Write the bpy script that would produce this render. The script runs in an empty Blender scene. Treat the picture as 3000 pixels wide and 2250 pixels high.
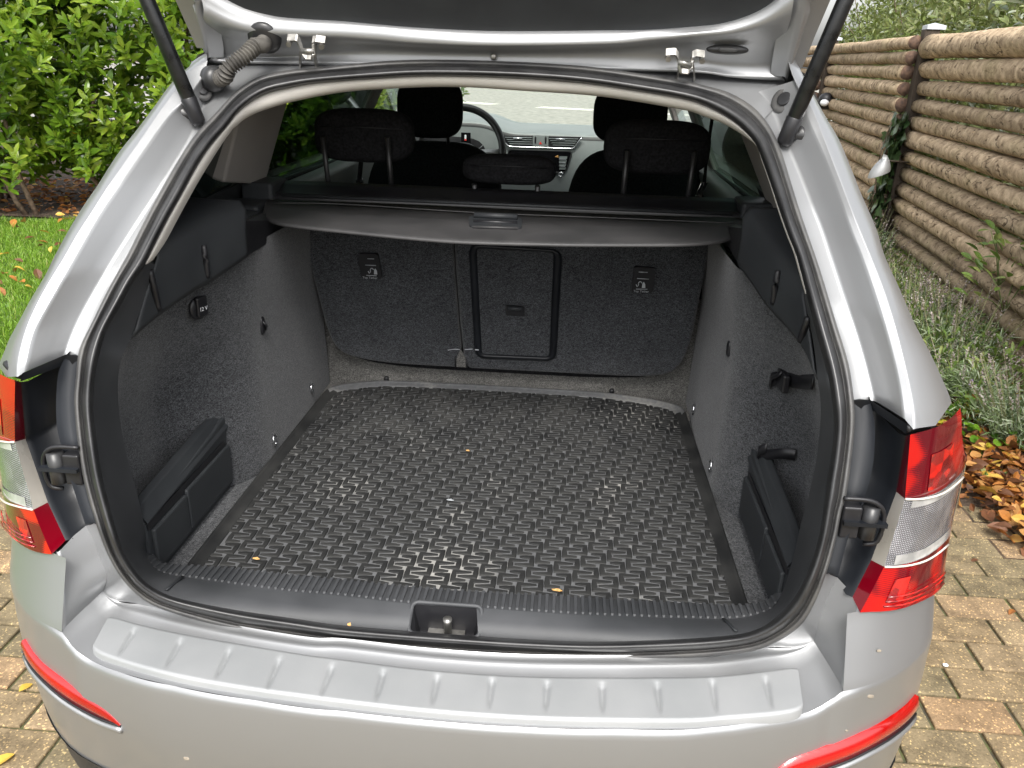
import bpy, math, random
import numpy as np
from mathutils import Matrix, Vector
rng = np.random.default_rng(7); random.seed(7)
S = bpy.context.scene; COL = S.collection
R = math.radians
# ------------------------------------------------------------------ camera
YAW, PIT, ROL = -0.0650, 0.3816, 0.0310
CAM = np.array([0.1557, -0.8964, 1.4545]); FPX = 0.79032 * 3000.0
def _rot(yaw, pit, rol):
    # yaw turns towards +x for positive values
    cy, sy, cp, sp, cr, sr = math.cos(yaw), math.sin(yaw), math.cos(pit), math.sin(pit), math.cos(rol), math.sin(rol)
    f = np.array([sy*cp, cy*cp, -sp]); r = np.array([cy, -sy, 0.0]); u = np.cross(r, f)
    return np.array([cr*r + sr*u, -sr*r + cr*u, f])
CM = _rot(YAW, PIT, ROL)
cd = bpy.data.cameras.new('camera'); co = bpy.data.objects.new('camera', cd); COL.objects.link(co)
cd.sensor_width = 36.0; cd.lens = 36.0 * 0.79032; cd.clip_start = 0.02; cd.clip_end = 400.0
co.matrix_world = Matrix(((CM[0][0], CM[1][0], -CM[2][0], CAM[0]), (CM[0][1], CM[1][1], -CM[2][1], CAM[1]),
                          (CM[0][2], CM[1][2], -CM[2][2], CAM[2]), (0, 0, 0, 1)))
S.camera = co
# ------------------------------------------------------------------ sky and sun (overcast)
SUN_EL, SUN_AZ = R(50), R(176)
W = bpy.data.worlds.new('World'); S.world = W; W.use_nodes = True
wn = W.node_tree.nodes; wl = W.node_tree.links
sky = wn.new('ShaderNodeTexSky'); sky.sky_type = 'NISHITA'; sky.sun_disc = False
sky.sun_elevation = SUN_EL; sky.sun_rotation = SUN_AZ; sky.dust_density = 4.0; sky.air_density = 1.2; sky.ozone_density = 1.0
hs = wn.new('ShaderNodeHueSaturation'); hs.inputs['Saturation'].default_value = 0.17; hs.inputs['Value'].default_value = 1.0
wl.new(sky.outputs[0], hs.inputs['Color'])
bgn = [n for n in wn if n.type == 'BACKGROUND'][0]
wl.new(hs.outputs[0], bgn.inputs['Color']); bgn.inputs['Strength'].default_value = 0.15
sd = bpy.data.lights.new('sun', 'SUN'); sd.energy = 1.5; sd.angle = R(20); sd.color = (1.0, 0.96, 0.9)
so = bpy.data.objects.new('sun', sd); COL.objects.link(so)
# direction towards the sun: Nishita rotation 0 is +Y, turning clockwise
sdir = Vector((math.sin(SUN_AZ)*math.cos(SUN_EL), math.cos(SUN_AZ)*math.cos(SUN_EL), math.sin(SUN_EL)))
so.rotation_euler = sdir.to_track_quat('Z', 'Y').to_euler()
S.view_settings.view_transform = 'Standard'; S.view_settings.look = 'None'
S.view_settings.exposure = 1.2; S.view_settings.gamma = 1.0; S.view_settings.use_curve_mapping = False
S.cycles.max_bounces = 10; S.cycles.diffuse_bounces = 5; S.cycles.transparent_max_bounces = 8
# ------------------------------------------------------------------ materials
def nt(name):
    m = bpy.data.materials.new(name); m.use_nodes = True
    n = m.node_tree.nodes; l = m.node_tree.links
    return m, n, l, n['Principled BSDF']
def setp(b, **k):
    names = dict(color='Base Color', rough='Roughness', metal='Metallic', coat='Coat Weight', coatr='Coat Roughness',
                 spec='Specular IOR Level', trans='Transmission Weight', ior='IOR', sheen='Sheen Weight', alpha='Alpha',
                 em='Emission Color', ems='Emission Strength', sss='Subsurface Weight')
    for a, v in k.items():
        if a in ('color', 'em') and len(v) == 3: v = (*v, 1)
        b.inputs[names[a]].default_value = v
def simple(name, color, rough=.5, **k):
    m, n, l, b = nt(name); setp(b, color=color, rough=rough, **k); return m
def textured(name, c1, c2, scale=40, rough=(.4, .6), bump=.2, bscale=None, detail=5, dist=.002, stretch=None, coords='Object', lo=.35, hi=.65, **k):
    m, n, l, b = nt(name); setp(b, **k)
    tc = n.new('ShaderNodeTexCoord'); mp = n.new('ShaderNodeMapping'); l.new(tc.outputs[coords], mp.inputs[0])
    if stretch: mp.inputs['Scale'].default_value = stretch
    no = n.new('ShaderNodeTexNoise'); no.inputs['Scale'].default_value = scale; no.inputs['Detail'].default_value = detail
    l.new(mp.outputs[0], no.inputs['Vector'])
    cr = n.new('ShaderNodeValToRGB'); cr.color_ramp.elements[0].color = (*c1, 1); cr.color_ramp.elements[1].color = (*c2, 1)
    cr.color_ramp.elements[0].position = lo; cr.color_ramp.elements[1].position = hi
    l.new(no.outputs[0], cr.inputs[0]); l.new(cr.outputs[0], b.inputs['Base Color'])
    mr = n.new('ShaderNodeMapRange'); mr.inputs['To Min'].default_value = rough[0]; mr.inputs['To Max'].default_value = rough[1]
    l.new(no.outputs[0], mr.inputs[0]); l.new(mr.outputs[0], b.inputs['Roughness'])
    if bump:
        n2 = n.new('ShaderNodeTexNoise'); n2.inputs['Scale'].default_value = bscale or scale*3; n2.inputs['Detail'].default_value = 3
        l.new(mp.outputs[0], n2.inputs['Vector'])
        bp = n.new('ShaderNodeBump'); bp.inputs['Strength'].default_value = bump; bp.inputs['Distance'].default_value = dist
        l.new(n2.outputs[0], bp.inputs['Height']); l.new(bp.outputs[0], b.inputs['Normal'])
    return m
def leafmat(name, cols, rough=.4, trans=.25, spec=.5, attr='rnd'):
    m, n, l, b = nt(name); setp(b, rough=rough, spec=spec)
    at = n.new('ShaderNodeAttribute'); at.attribute_name = attr
    cr = n.new('ShaderNodeValToRGB'); e = cr.color_ramp.elements
    e[0].color = (*cols[0][1], 1); e[0].position = cols[0][0]; e[1].color = (*cols[-1][1], 1); e[1].position = cols[-1][0]
    for p, c in cols[1:-1]:
        x = e.new(p); x.color = (*c, 1)
    l.new(at.outputs['Fac'], cr.inputs[0])
    no = n.new('ShaderNodeTexNoise'); no.inputs['Scale'].default_value = 60; 
    mx = n.new('ShaderNodeMix'); mx.data_type = 'RGBA'; mx.blend_type = 'MULTIPLY'; mx.inputs[0].default_value = .35
    l.new(cr.outputs[0], mx.inputs[6]); l.new(no.outputs[1], mx.inputs[7]); 
    l.new(mx.outputs[2], b.inputs['Base Color'])
    tr = n.new('ShaderNodeBsdfTranslucent'); l.new(mx.outputs[2], tr.inputs[0])
    ms = n.new('ShaderNodeMixShader'); ms.inputs[0].default_value = trans
    l.new(b.outputs[0], ms.inputs[1]); l.new(tr.outputs[0], ms.inputs[2])
    l.new(ms.outputs[0], n['Material Output'].inputs[0])
    return m
M = {}
def silver(nm='silver_paint', dr=0.):
    m, n, l, b = nt(nm)
    setp(b, color=(.318, .323, .330), metal=.66, rough=.40, coat=.5, coatr=.12)
    tc = n.new('ShaderNodeTexCoord')
    fl = n.new('ShaderNodeTexVoronoi'); fl.inputs['Scale'].default_value = 1800; l.new(tc.outputs['Object'], fl.inputs['Vector'])
    dn = n.new('ShaderNodeTexNoise'); dn.inputs['Scale'].default_value = 9; dn.inputs['Detail'].default_value = 6; l.new(tc.outputs['Object'], dn.inputs['Vector'])
    mr = n.new('ShaderNodeMapRange'); mr.inputs[3].default_value = .39+dr*.4; mr.inputs[4].default_value = .46+dr*.4; l.new(dn.outputs[0], mr.inputs[0]); l.new(mr.outputs[0], b.inputs['Roughness'])
    bp = n.new('ShaderNodeBump'); bp.inputs['Strength'].default_value = .06; bp.inputs['Distance'].default_value = .0005; l.new(fl.outputs['Color'], bp.inputs['Height']); l.new(bp.outputs[0], b.inputs['Normal'])
    return m
M['dustyrubber2'] = textured('dry_mud', (.22, .19, .15), (.32, .28, .22), 60, (.8, .9)); M['silver'] = silver(); M['silver_inner'] = silver('silver_inner_paint', .16)
M['pad'] = textured('pad_silver', (.29, .30, .305), (.355, .36, .365), 5, (.5, .6), .05, 300, metal=.45)
M['rubber'] = textured('rubber_seal', (.045, .045, .047), (.085, .083, .079), 18, (.42, .6), .1, 260)
M['rubber_glossy'] = textured('rubber_bulb', (.014, .014, .015), (.03, .03, .031), 20, (.32, .42), .06, 200)
M['plastic'] = textured('grained_plastic', (.019, .021, .024), (.028, .031, .034), 8, (.5, .62), .35, 900, dist=.0006)
M['sillplastic'] = textured('sill_plastic', (.032, .034, .037), (.052, .054, .058), 7, (.5, .65), .3, 900, dist=.0006)
M['black'] = textured('black_plastic', (.009, .009, .011), (.015, .015, .017), 30, (.35, .5), .1, 500)
M['gloss'] = textured('gloss_black_paint', (.006, .007, .009), (.014, .016, .02), 5, (.34, .46), .05, 30, coat=.05, spec=.3)
def carpet(name, c1, c2, c3):
    m, n, l, b = nt(name); setp(b, rough=1.0, spec=.1, sheen=.25)
    tc = n.new('ShaderNodeTexCoord')
    a = n.new('ShaderNodeTexNoise'); a.inputs['Scale'].default_value = 330; a.inputs['Detail'].default_value = 6; a.inputs['Distortion'].default_value = 2.2
    mpp = n.new('ShaderNodeMapping'); mpp.inputs['Scale'].default_value = (.55, .5, 1.0); mpp.inputs['Rotation'].default_value = (.2, .1, .3); l.new(tc.outputs['Object'], mpp.inputs[0]); l.new(mpp.outputs[0], a.inputs['Vector'])
    cr = n.new('ShaderNodeValToRGB'); e = cr.color_ramp.elements
    e[0].position = .40; e[0].color = (*c1, 1); e[1].position = .62; e[1].color = (*c3, 1); k = e.new(.5); k.color = (*c2, 1)
    l.new(a.outputs[0], cr.inputs[0])
    w = n.new('ShaderNodeTexNoise'); w.inputs['Scale'].default_value = 9; w.inputs['Detail'].default_value = 8; w.inputs['Roughness'].default_value = .7; l.new(tc.outputs['Object'], w.inputs['Vector'])
    mr = n.new('ShaderNodeMapRange'); mr.inputs[1].default_value = .3; mr.inputs[2].default_value = .7; mr.inputs[3].default_value = .82; mr.inputs[4].default_value = 1.2; l.new(w.outputs[0], mr.inputs[0])
    mx = n.new('ShaderNodeVectorMath'); mx.operation = 'SCALE'; l.new(cr.outputs[0], mx.inputs[0]); l.new(mr.outputs[0], mx.inputs['Scale'])
    l.new(mx.outputs[0], b.inputs['Base Color'])
    bp = n.new('ShaderNodeBump'); bp.inputs['Strength'].default_value = .8; bp.inputs['Distance'].default_value = .002
    l.new(a.outputs[0], bp.inputs['Height']); l.new(bp.outputs[0], b.inputs['Normal'])
    return m
M['carpet'] = carpet('boot_carpet', (.013, .014, .016), (.040, .042, .046), (.100, .103, .109))
M['carpet_light'] = carpet('boot_carpet_dusty', (.05, .049, .047), (.11, .107, .10), (.20, .195, .185))
M['seatcarpet'] = carpet('seat_back_carpet', (.016, .017, .020), (.041, .044, .048), (.098, .102, .109))
def matmat():
    m, n, l, b = nt('dusty_rubber'); setp(b, spec=.4)
    tc = n.new('ShaderNodeTexCoord')
    a = n.new('ShaderNodeTexNoise'); a.inputs['Scale'].default_value = 5; a.inputs['Detail'].default_value = 8; a.inputs['Roughness'].default_value = .65; l.new(tc.outputs['Object'], a.inputs['Vector'])
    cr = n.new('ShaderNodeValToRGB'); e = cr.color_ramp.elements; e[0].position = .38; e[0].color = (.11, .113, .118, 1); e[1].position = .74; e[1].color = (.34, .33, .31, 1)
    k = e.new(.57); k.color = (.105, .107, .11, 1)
    l.new(a.outputs[0], cr.inputs[0])
    f = n.new('ShaderNodeTexNoise'); f.inputs['Scale'].default_value = 90; f.inputs['Detail'].default_value = 6; l.new(tc.outputs['Object'], f.inputs['Vector'])
    mr = n.new('ShaderNodeMapRange'); mr.inputs[3].default_value = .5; mr.inputs[4].default_value = 1.5; l.new(f.outputs[0], mr.inputs[0])
    mx = n.new('ShaderNodeVectorMath'); mx.operation = 'SCALE'; l.new(cr.outputs[0], mx.inputs[0]); l.new(mr.outputs[0], mx.inputs['Scale'])
    last = mx.outputs[0]
    for (cx, cy, rad_, amt) in ((-.055, -.405, .13, .8), (.36, .36, .15, .7), (-.30, -.13, .10, .55), (-.05, -.22, .07, .5), (.33, -.46, .05, .6)):  # pale patches: worn rubber, with its sheen painted into the colour
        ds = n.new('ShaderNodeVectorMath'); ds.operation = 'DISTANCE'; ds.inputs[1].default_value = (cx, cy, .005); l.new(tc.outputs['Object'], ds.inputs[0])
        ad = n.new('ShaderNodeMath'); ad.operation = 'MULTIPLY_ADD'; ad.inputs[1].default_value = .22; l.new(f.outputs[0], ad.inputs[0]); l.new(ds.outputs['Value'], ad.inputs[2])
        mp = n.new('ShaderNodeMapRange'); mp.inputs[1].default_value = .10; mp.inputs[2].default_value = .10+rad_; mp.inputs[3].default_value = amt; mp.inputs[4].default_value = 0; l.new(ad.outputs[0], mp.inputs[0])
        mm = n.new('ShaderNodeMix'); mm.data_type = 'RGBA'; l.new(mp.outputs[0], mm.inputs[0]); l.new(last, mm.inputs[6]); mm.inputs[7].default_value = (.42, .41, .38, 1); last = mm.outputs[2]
    l.new(last, b.inputs['Base Color'])
    m2 = n.new('ShaderNodeMapRange'); m2.inputs[3].default_value = .3; m2.inputs[4].default_value = .62; l.new(a.outputs[0], m2.inputs[0]); l.new(m2.outputs[0], b.inputs['Roughness'])
    return m
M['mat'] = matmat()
M['tread'] = textured('tread_rubber', (.012, .0125, .013), (.034, .034, .033), 9, (.62, .8), .1, 300, detail=8, spec=.25)
M['trimwhite'] = textured('pillar_trim', (.72, .69, .64), (.76, .73, .68), 6, (.6, .75), .15, 700, dist=.0004)
M['taupe'] = textured('cabin_trim_grey', (.30, .28, .26), (.34, .32, .30), 6, (.6, .75), .15, 700, dist=.0004)
M['fabric'] = textured('seat_fabric', (.010, .010, .011), (.022, .022, .024), 160, (.9, 1), .4, 500, spec=.1)
M['cover'] = textured('cover_vinyl', (.028, .028, .029), (.041, .040, .041), 14, (.48, .62), .3, 800, dist=.0005)
M['alu'] = textured('aluminium', (.55, .55, .55), (.62, .62, .62), 20, (.3, .4), .05, 200, metal=.9)
M['zinc'] = textured('zinc_steel', (.22, .215, .20), (.38, .37, .35), 60, (.3, .5), .1, 300, metal=.85)
M['chrome'] = simple('chrome', (.85, .86, .88), .12, metal=1.0)
M['strut'] = textured('strut_black', (.003, .0035, .004), (.010, .0105, .011), 60, (.2, .38), .05, 400)
M['dash'] = textured('dash_grey', (.17, .19, .19), (.20, .22, .22), 7, (.45, .6), .15, 700, dist=.0005)
M['dashblack'] = textured('dash_black', (.02, .022, .023), (.03, .032, .033), 7, (.45, .6), .15, 700, dist=.0005)
M['printgrey'] = simple('pale_print', (.38, .40, .42), .6)
M['whiteprint'] = simple('white_print', (.75, .77, .8), .6)
M['scratch'] = simple('scuff_white', (.6, .62, .66), .6)
M['orange'] = textured('dry_crumb', (.55, .25, .06), (.8, .5, .2), 200, (.6, .8), .3)
M['screen'] = simple('screen_black', (.006, .006, .007), .12)
M['redlamp'] = simple('red_symbol', (.7, .02, .01), .5)
def glassm(name, tint, dark=None):
    m, n, l, b = nt(name); n.remove(b)
    tr = n.new('ShaderNodeBsdfTransparent'); tr.inputs[0].default_value = (*tint, 1)
    gl = n.new('ShaderNodeBsdfGlossy'); gl.inputs['Roughness'].default_value = .02; gl.inputs[0].default_value = (.9, .95, .95, 1)
    lw = n.new('ShaderNodeLayerWeight'); lw.inputs[0].default_value = .5
    pw = n.new('ShaderNodeMath'); pw.operation = 'POWER'; pw.inputs[1].default_value = 4.0; l.new(lw.outputs['Facing'], pw.inputs[0])
    fr = n.new('ShaderNodeMath'); fr.operation = 'MULTIPLY_ADD'; fr.inputs[1].default_value = .8; fr.inputs[2].default_value = .04; l.new(pw.outputs[0], fr.inputs[0])
    ms = n.new('ShaderNodeMixShader'); l.new(fr.outputs[0], ms.inputs[0]); l.new(tr.outputs[0], ms.inputs[1]); l.new(gl.outputs[0], ms.inputs[2])
    l.new(ms.outputs[0], n['Material Output'].inputs[0]); return m
M['glass'] = glassm('clear_glass', (.90, .95, .90))
M['tint'] = glassm('tinted_glass', (.07, .11, .09))
def lens(name, c0, c1, c2, scale, metal=0., bump=.6, dots=False, patch=9.):
    m, n, l, b = nt(name); setp(b, rough=.14, coat=1.0, coatr=.03, metal=metal, spec=.6)
    tc = n.new('ShaderNodeTexCoord')
    w = n.new('ShaderNodeTexWave'); w.bands_direction = 'Z'; w.inputs['Scale'].default_value = scale; w.inputs['Distortion'].default_value = 1.2; w.inputs['Detail'].default_value = 1; w.inputs['Detail Scale'].default_value = .5
    l.new(tc.outputs['Object'], w.inputs['Vector']); hgt = w.outputs[0]
    if dots:
        w2 = n.new('ShaderNodeTexWave'); w2.bands_direction = 'X'; w2.inputs['Scale'].default_value = scale*1.1; w2.inputs['Distortion'].default_value = 1.5; w2.inputs['Detail Scale'].default_value = .5
        l.new(tc.outputs['Object'], w2.inputs['Vector']); mu = n.new('ShaderNodeMath'); mu.operation = 'MULTIPLY'; l.new(w.outputs[0], mu.inputs[0]); l.new(w2.outputs[0], mu.inputs[1]); hgt = mu.outputs[0]
    no = n.new('ShaderNodeTexVoronoi'); no.inputs['Scale'].default_value = patch; no.feature = 'SMOOTH_F1'; no.inputs['Smoothness'].default_value = .35; l.new(tc.outputs['Object'], no.inputs['Vector'])
    sc_ = n.new('ShaderNodeSeparateColor'); l.new(no.outputs['Color'], sc_.inputs[0])
    cr = n.new('ShaderNodeValToRGB'); e = cr.color_ramp.elements; e[0].color = (*c0, 1); e[1].color = (*c2, 1); e[0].position = .25; e[1].position = .8
    k = e.new(.52); k.color = (*c1, 1)
    md = n.new('ShaderNodeMath'); md.operation = 'MULTIPLY_ADD'; md.inputs[1].default_value = .30 if not dots else .8; l.new(hgt, md.inputs[0])
    sb = n.new('ShaderNodeMath'); sb.operation = 'MULTIPLY_ADD'; sb.inputs[1].default_value = .9 if not dots else .35; sb.inputs[2].default_value = -.05; l.new(sc_.outputs[0], sb.inputs[0]); l.new(sb.outputs[0], md.inputs[2])
    l.new(md.outputs[0], cr.inputs[0]); l.new(cr.outputs[0], b.inputs['Base Color'])
    bp = n.new('ShaderNodeBump'); bp.inputs['Strength'].default_value = bump; bp.inputs['Distance'].default_value = .0015
    l.new(hgt, bp.inputs['Height']); l.new(bp.outputs[0], b.inputs['Normal']); return m
M['redlens'] = lens('red_lens', (.09, .001, .006), (.19, .002, .006), (.42, .006, .004), 105, bump=.05, patch=20)
M['reddark'] = simple('red_lens_edge', (.17, .001, .008), .15, coat=1.0)
M['clearlens'] = lens('clear_lens', (.16, .16, .17), (.30, .30, .32), (.72, .72, .76), 95, metal=.4, bump=.5, dots=True, patch=34)
M['clearsmooth'] = textured('clear_plastic', (.34, .34, .33), (.62, .62, .60), 30, (.08, .16), .05, 60, coat=1.0, metal=.3)
M['redbright'] = lens('red_facet', (.14, .001, .004), (.34, .004, .004), (.62, .012, .006), 160, bump=.3, patch=55)
M['reddeep'] = textured('red_deep', (.05, .004, .004), (.14, .02, .006), 40, (.08, .15), .05, 60, coat=1.0)
M['clearedge'] = textured('clear_lens_edge', (.50, .47, .41), (.60, .56, .50), 10, (.2, .35), .05, 100, coat=.6)
M['reflector'] = lens('reflector_red', (.28, .0, .0), (.34, .001, .001), (.42, .003, .003), 150, bump=.08)
def bark():
    m, n, l, b = nt('bark'); setp(b, rough=.9, spec=.2)
    tc = n.new('ShaderNodeTexCoord'); oi = n.new('ShaderNodeObjectInfo')
    ad = n.new('ShaderNodeVectorMath'); l.new(tc.outputs['Object'], ad.inputs[0])
    sc = n.new('ShaderNodeVectorMath'); sc.operation = 'SCALE'; sc.inputs[0].default_value = (7, 11, 5); l.new(oi.outputs['Random'], sc.inputs['Scale'])
    l.new(sc.outputs[0], ad.inputs[1])
    a = n.new('ShaderNodeTexNoise'); a.inputs['Scale'].default_value = 15; a.inputs['Detail'].default_value = 12; a.inputs['Roughness'].default_value = .68; l.new(ad.outputs[0], a.inputs['Vector'])
    cr = n.new('ShaderNodeValToRGB'); e = cr.color_ramp.elements; e[0].position = .3; e[0].color = (.15, .105, .065, 1); e[1].position = .66; e[1].color = (.62, .48, .33, 1)
    k = e.new(.48); k.color = (.40, .30, .20, 1)
    l.new(a.outputs[0], cr.inputs[0])
    # cracks across the grain
    mp = n.new('ShaderNodeMapping'); mp.inputs['Scale'].default_value = (1, .55, 1); l.new(ad.outputs[0], mp.inputs[0])
    v = n.new('ShaderNodeTexVoronoi'); v.feature = 'DISTANCE_TO_EDGE'; v.inputs['Scale'].default_value = 13; v.inputs['Randomness'].default_value = 1
    dn = n.new('ShaderNodeTexNoise'); dn.inputs['Scale'].default_value = 10; l.new(mp.outputs[0], dn.inputs['Vector'])
    md = n.new('ShaderNodeVectorMath'); md.operation = 'MULTIPLY_ADD'; md.inputs[1].default_value = (.14, .14, .14); l.new(dn.outputs[1], md.inputs[0]); l.new(mp.outputs[0], md.inputs[2])
    l.new(md.outputs[0], v.inputs['Vector'])
    c2 = n.new('ShaderNodeValToRGB'); c2.color_ramp.elements[0].position = .0; c2.color_ramp.elements[0].color = (.15, .15, .15, 1); c2.color_ramp.elements[1].position = .035; c2.color_ramp.elements[1].color = (1, 1, 1, 1)
    l.new(v.outputs[0], c2.inputs[0])
    gate = n.new('ShaderNodeTexNoise'); gate.inputs['Scale'].default_value = 5; l.new(ad.outputs[0], gate.inputs['Vector'])
    gr = n.new('ShaderNodeMapRange'); gr.inputs[1].default_value = .52; gr.inputs[2].default_value = .60; l.new(gate.outputs[0], gr.inputs[0])
    mx = n.new('ShaderNodeMix'); mx.data_type = 'RGBA'; mx.blend_type = 'MULTIPLY'; l.new(gr.outputs[0], mx.inputs[0]); l.new(cr.outputs[0], mx.inputs[6]); l.new(c2.outputs[0], mx.inputs[7])
    tk = n.new('ShaderNodeTexNoise'); tk.inputs['Scale'].default_value = 34; tk.inputs['Detail'].default_value = 3; tm = n.new('ShaderNodeMapping'); tm.inputs['Scale'].default_value = (1.6, .45, 1.3); l.new(ad.outputs[0], tm.inputs[0]); l.new(tm.outputs[0], tk.inputs['Vector'])
    tr_ = n.new('ShaderNodeValToRGB'); tr_.color_ramp.elements[0].position = .30; tr_.color_ramp.elements[0].color = (.22, .18, .15, 1); tr_.color_ramp.elements[1].position = .39; tr_.color_ramp.elements[1].color = (1, 1, 1, 1); hl = tr_.color_ramp.elements.new(.70); hl.color = (1, 1, 1, 1); h2_ = tr_.color_ramp.elements.new(.76); h2_.color = (1.5, 1.4, 1.3, 1); l.new(tk.outputs[0], tr_.inputs[0])
    mt2 = n.new('ShaderNodeMix'); mt2.data_type = 'RGBA'; mt2.blend_type = 'MULTIPLY'; mt2.inputs[0].default_value = .9; l.new(mx.outputs[2], mt2.inputs[6]); l.new(tr_.outputs[0], mt2.inputs[7]); mx = mt2
    # object tone
    mr = n.new('ShaderNodeMapRange'); mr.inputs[3].default_value = .75; mr.inputs[4].default_value = 1.2; l.new(oi.outputs['Random'], mr.inputs[0])
    sv = n.new('ShaderNodeVectorMath'); sv.operation = 'SCALE'; l.new(mx.outputs[2], sv.inputs[0]); l.new(mr.outputs[0], sv.inputs['Scale'])
    # green algae patches
    g = n.new('ShaderNodeTexNoise'); g.inputs['Scale'].default_value = 3; g.inputs['Detail'].default_value = 6; l.new(ad.outputs[0], g.inputs['Vector'])
    gm = n.new('ShaderNodeMapRange'); gm.inputs[1].default_value = .55; gm.inputs[2].default_value = .8; gm.inputs[4].default_value = .4; l.new(g.outputs[0], gm.inputs[0])
    mg = n.new('ShaderNodeMix'); mg.data_type = 'RGBA'; l.new(gm.outputs[0], mg.inputs[0]); l.new(sv.outputs[0], mg.inputs[6]); mg.inputs[7].default_value = (.25, .23, .09, 1)
    l.new(mg.outputs[2], b.inputs['Base Color'])
    bp = n.new('ShaderNodeBump'); bp.inputs['Strength'].default_value = .7; bp.inputs['Distance'].default_value = .008
    ma = n.new('ShaderNodeMath'); ma.operation = 'ADD'; l.new(a.outputs[0], ma.inputs[0]); l.new(mx.outputs[2], ma.inputs[1])
    l.new(ma.outputs[0], bp.inputs['Height']); l.new(bp.outputs[0], b.inputs['Normal'])
    return m
M['bark'] = bark()
M['endgrain'] = textured('log_end', (.06, .036, .026), (.15, .09, .06), 30, (.8, .95), .3, 90)
M['post'] = textured('dark_post', (.030, .022, .015), (.065, .047, .033), 12, (.7, .9), .4, 60, stretch=(6, 6, .6))
M['cap'] = textured('post_cap_zinc', (.55, .58, .62), (.66, .69, .73), 12, (.4, .55), .05, 100, metal=.5)
def paver():
    m, n, l, b = nt('paver'); setp(b, rough=.88, spec=.3)
    tc = n.new('ShaderNodeTexCoord'); oi = n.new('ShaderNodeObjectInfo'); ge = n.new('ShaderNodeNewGeometry')
    r = n.new('ShaderNodeValToRGB'); e = r.color_ramp.elements; e[0].position = 0; e[0].color = (.20, .16, .095, 1); e[1].position = 1; e[1].color = (.31, .205, .115, 1)
    for p, c in ((.25, (.23, .185, .11)), (.45, (.26, .19, .11)), (.7, (.215, .175, .105)), (.85, (.31, .225, .135))):
        k = e.new(p); k.color = (*c, 1)
    l.new(oi.outputs['Random'], r.inputs[0])
    v = n.new('ShaderNodeTexVoronoi'); v.inputs['Scale'].default_value = 260; l.new(ge.outputs['Position'], v.inputs['Vector'])
    c2 = n.new('ShaderNodeValToRGB'); e2 = c2.color_ramp.elements; e2[0].position = 0; e2[0].color = (.55, .55, .55, 1); e2[1].position = .97; e2[1].color = (1.35, 1.3, 1.2, 1)
    k = e2.new(.9); k.color = (1.0, 1.0, 1.0, 1); k = e2.new(.965); k.color = (3.0, 2.8, 2.2, 1); e2[3].position = 1.0
    sx = n.new('ShaderNodeSeparateColor'); l.new(v.outputs['Color'], sx.inputs[0]); l.new(sx.outputs[0], c2.inputs[0])
    no = n.new('ShaderNodeTexNoise'); no.inputs['Scale'].default_value = 14; no.inputs['Detail'].default_value = 8; l.new(ge.outputs['Position'], no.inputs['Vector'])
    mr = n.new('ShaderNodeMapRange'); mr.inputs[1].default_value = .3; mr.inputs[2].default_value = .7; mr.inputs[3].default_value = .6; mr.inputs[4].default_value = 1.25; l.new(no.outputs[0], mr.inputs[0])
    m1 = n.new('ShaderNodeMix'); m1.data_type = 'RGBA'; m1.blend_type = 'MULTIPLY'; m1.inputs[0].default_value = .7; l.new(r.outputs[0], m1.inputs[6]); l.new(c2.outputs[0], m1.inputs[7])
    sv = n.new('ShaderNodeVectorMath'); sv.operation = 'SCALE'; l.new(m1.outputs[2], sv.inputs[0]); l.new(mr.outputs[0], sv.inputs['Scale'])
    l.new(sv.outputs[0], b.inputs['Base Color'])
    bp = n.new('ShaderNodeBump'); bp.inputs['Strength'].default_value = .5; bp.inputs['Distance'].default_value = .002; l.new(sx.outputs[0], bp.inputs['Height']); l.new(bp.outputs[0], b.inputs['Normal'])
    return m
M['paver'] = paver()
M['joint'] = textured('joint_sand', (.05, .042, .028), (.10, .11, .035), 25, (.9, 1), .5, 120)
M['soil'] = textured('soil', (.03, .02, .013), (.10, .065, .04), 9, (.9, 1), 1.0, 60, dist=.02)
M['lawnbase'] = textured('lawn_base', (.05, .09, .015), (.11, .19, .03), 20, (.9, 1), .6, 90, dist=.02)
M['road'] = textured('asphalt', (.20, .195, .17), (.36, .345, .30), 5, (.8, .95), .4, 20, detail=10)
M['roadline'] = textured('road_paint', (.70, .68, .58), (.78, .76, .66), 8, (.6, .8), .1, 60)
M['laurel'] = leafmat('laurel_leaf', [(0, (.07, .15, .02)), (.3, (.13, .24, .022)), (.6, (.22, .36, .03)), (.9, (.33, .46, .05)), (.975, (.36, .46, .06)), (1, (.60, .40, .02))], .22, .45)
M['ivy'] = leafmat('ivy_leaf', [(0, (.03, .06, .02)), (.6, (.07, .12, .045)), (1, (.20, .30, .08))], .35, .15)
M['shrub'] = leafmat('shrub_leaf', [(0, (.09, .12, .03)), (.4, (.18, .23, .05)), (.75, (.27, .30, .12)), (1, (.42, .47, .38))], .5, .4)
M['clover'] = leafmat('clover_leaf', [(0, (.06, .16, .01)), (.6, (.14, .30, .02)), (.9, (.22, .40, .04)), (1, (.6, .45, .03))], .4, .3)
M['lav'] = leafmat('lavender_leaf', [(0, (.12, .19, .06)), (.5, (.25, .33, .16)), (1, (.46, .52, .38))], .7, .2)
M['lavstem'] = leafmat('lavender_stem', [(0, (.17, .22, .07)), (.5, (.28, .29, .13)), (1, (.40, .36, .24))], .7, .2)
M['lavhead'] = leafmat('lavender_head', [(0, (.22, .18, .16)), (.5, (.38, .32, .29)), (.93, (.50, .45, .42)), (1, (.24, .15, .45))], .8, .15)
M['weed'] = leafmat('weed_leaf', [(0, (.09, .16, .03)), (.6, (.19, .29, .05)), (1, (.33, .38, .12))], .5, .3)
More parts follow.
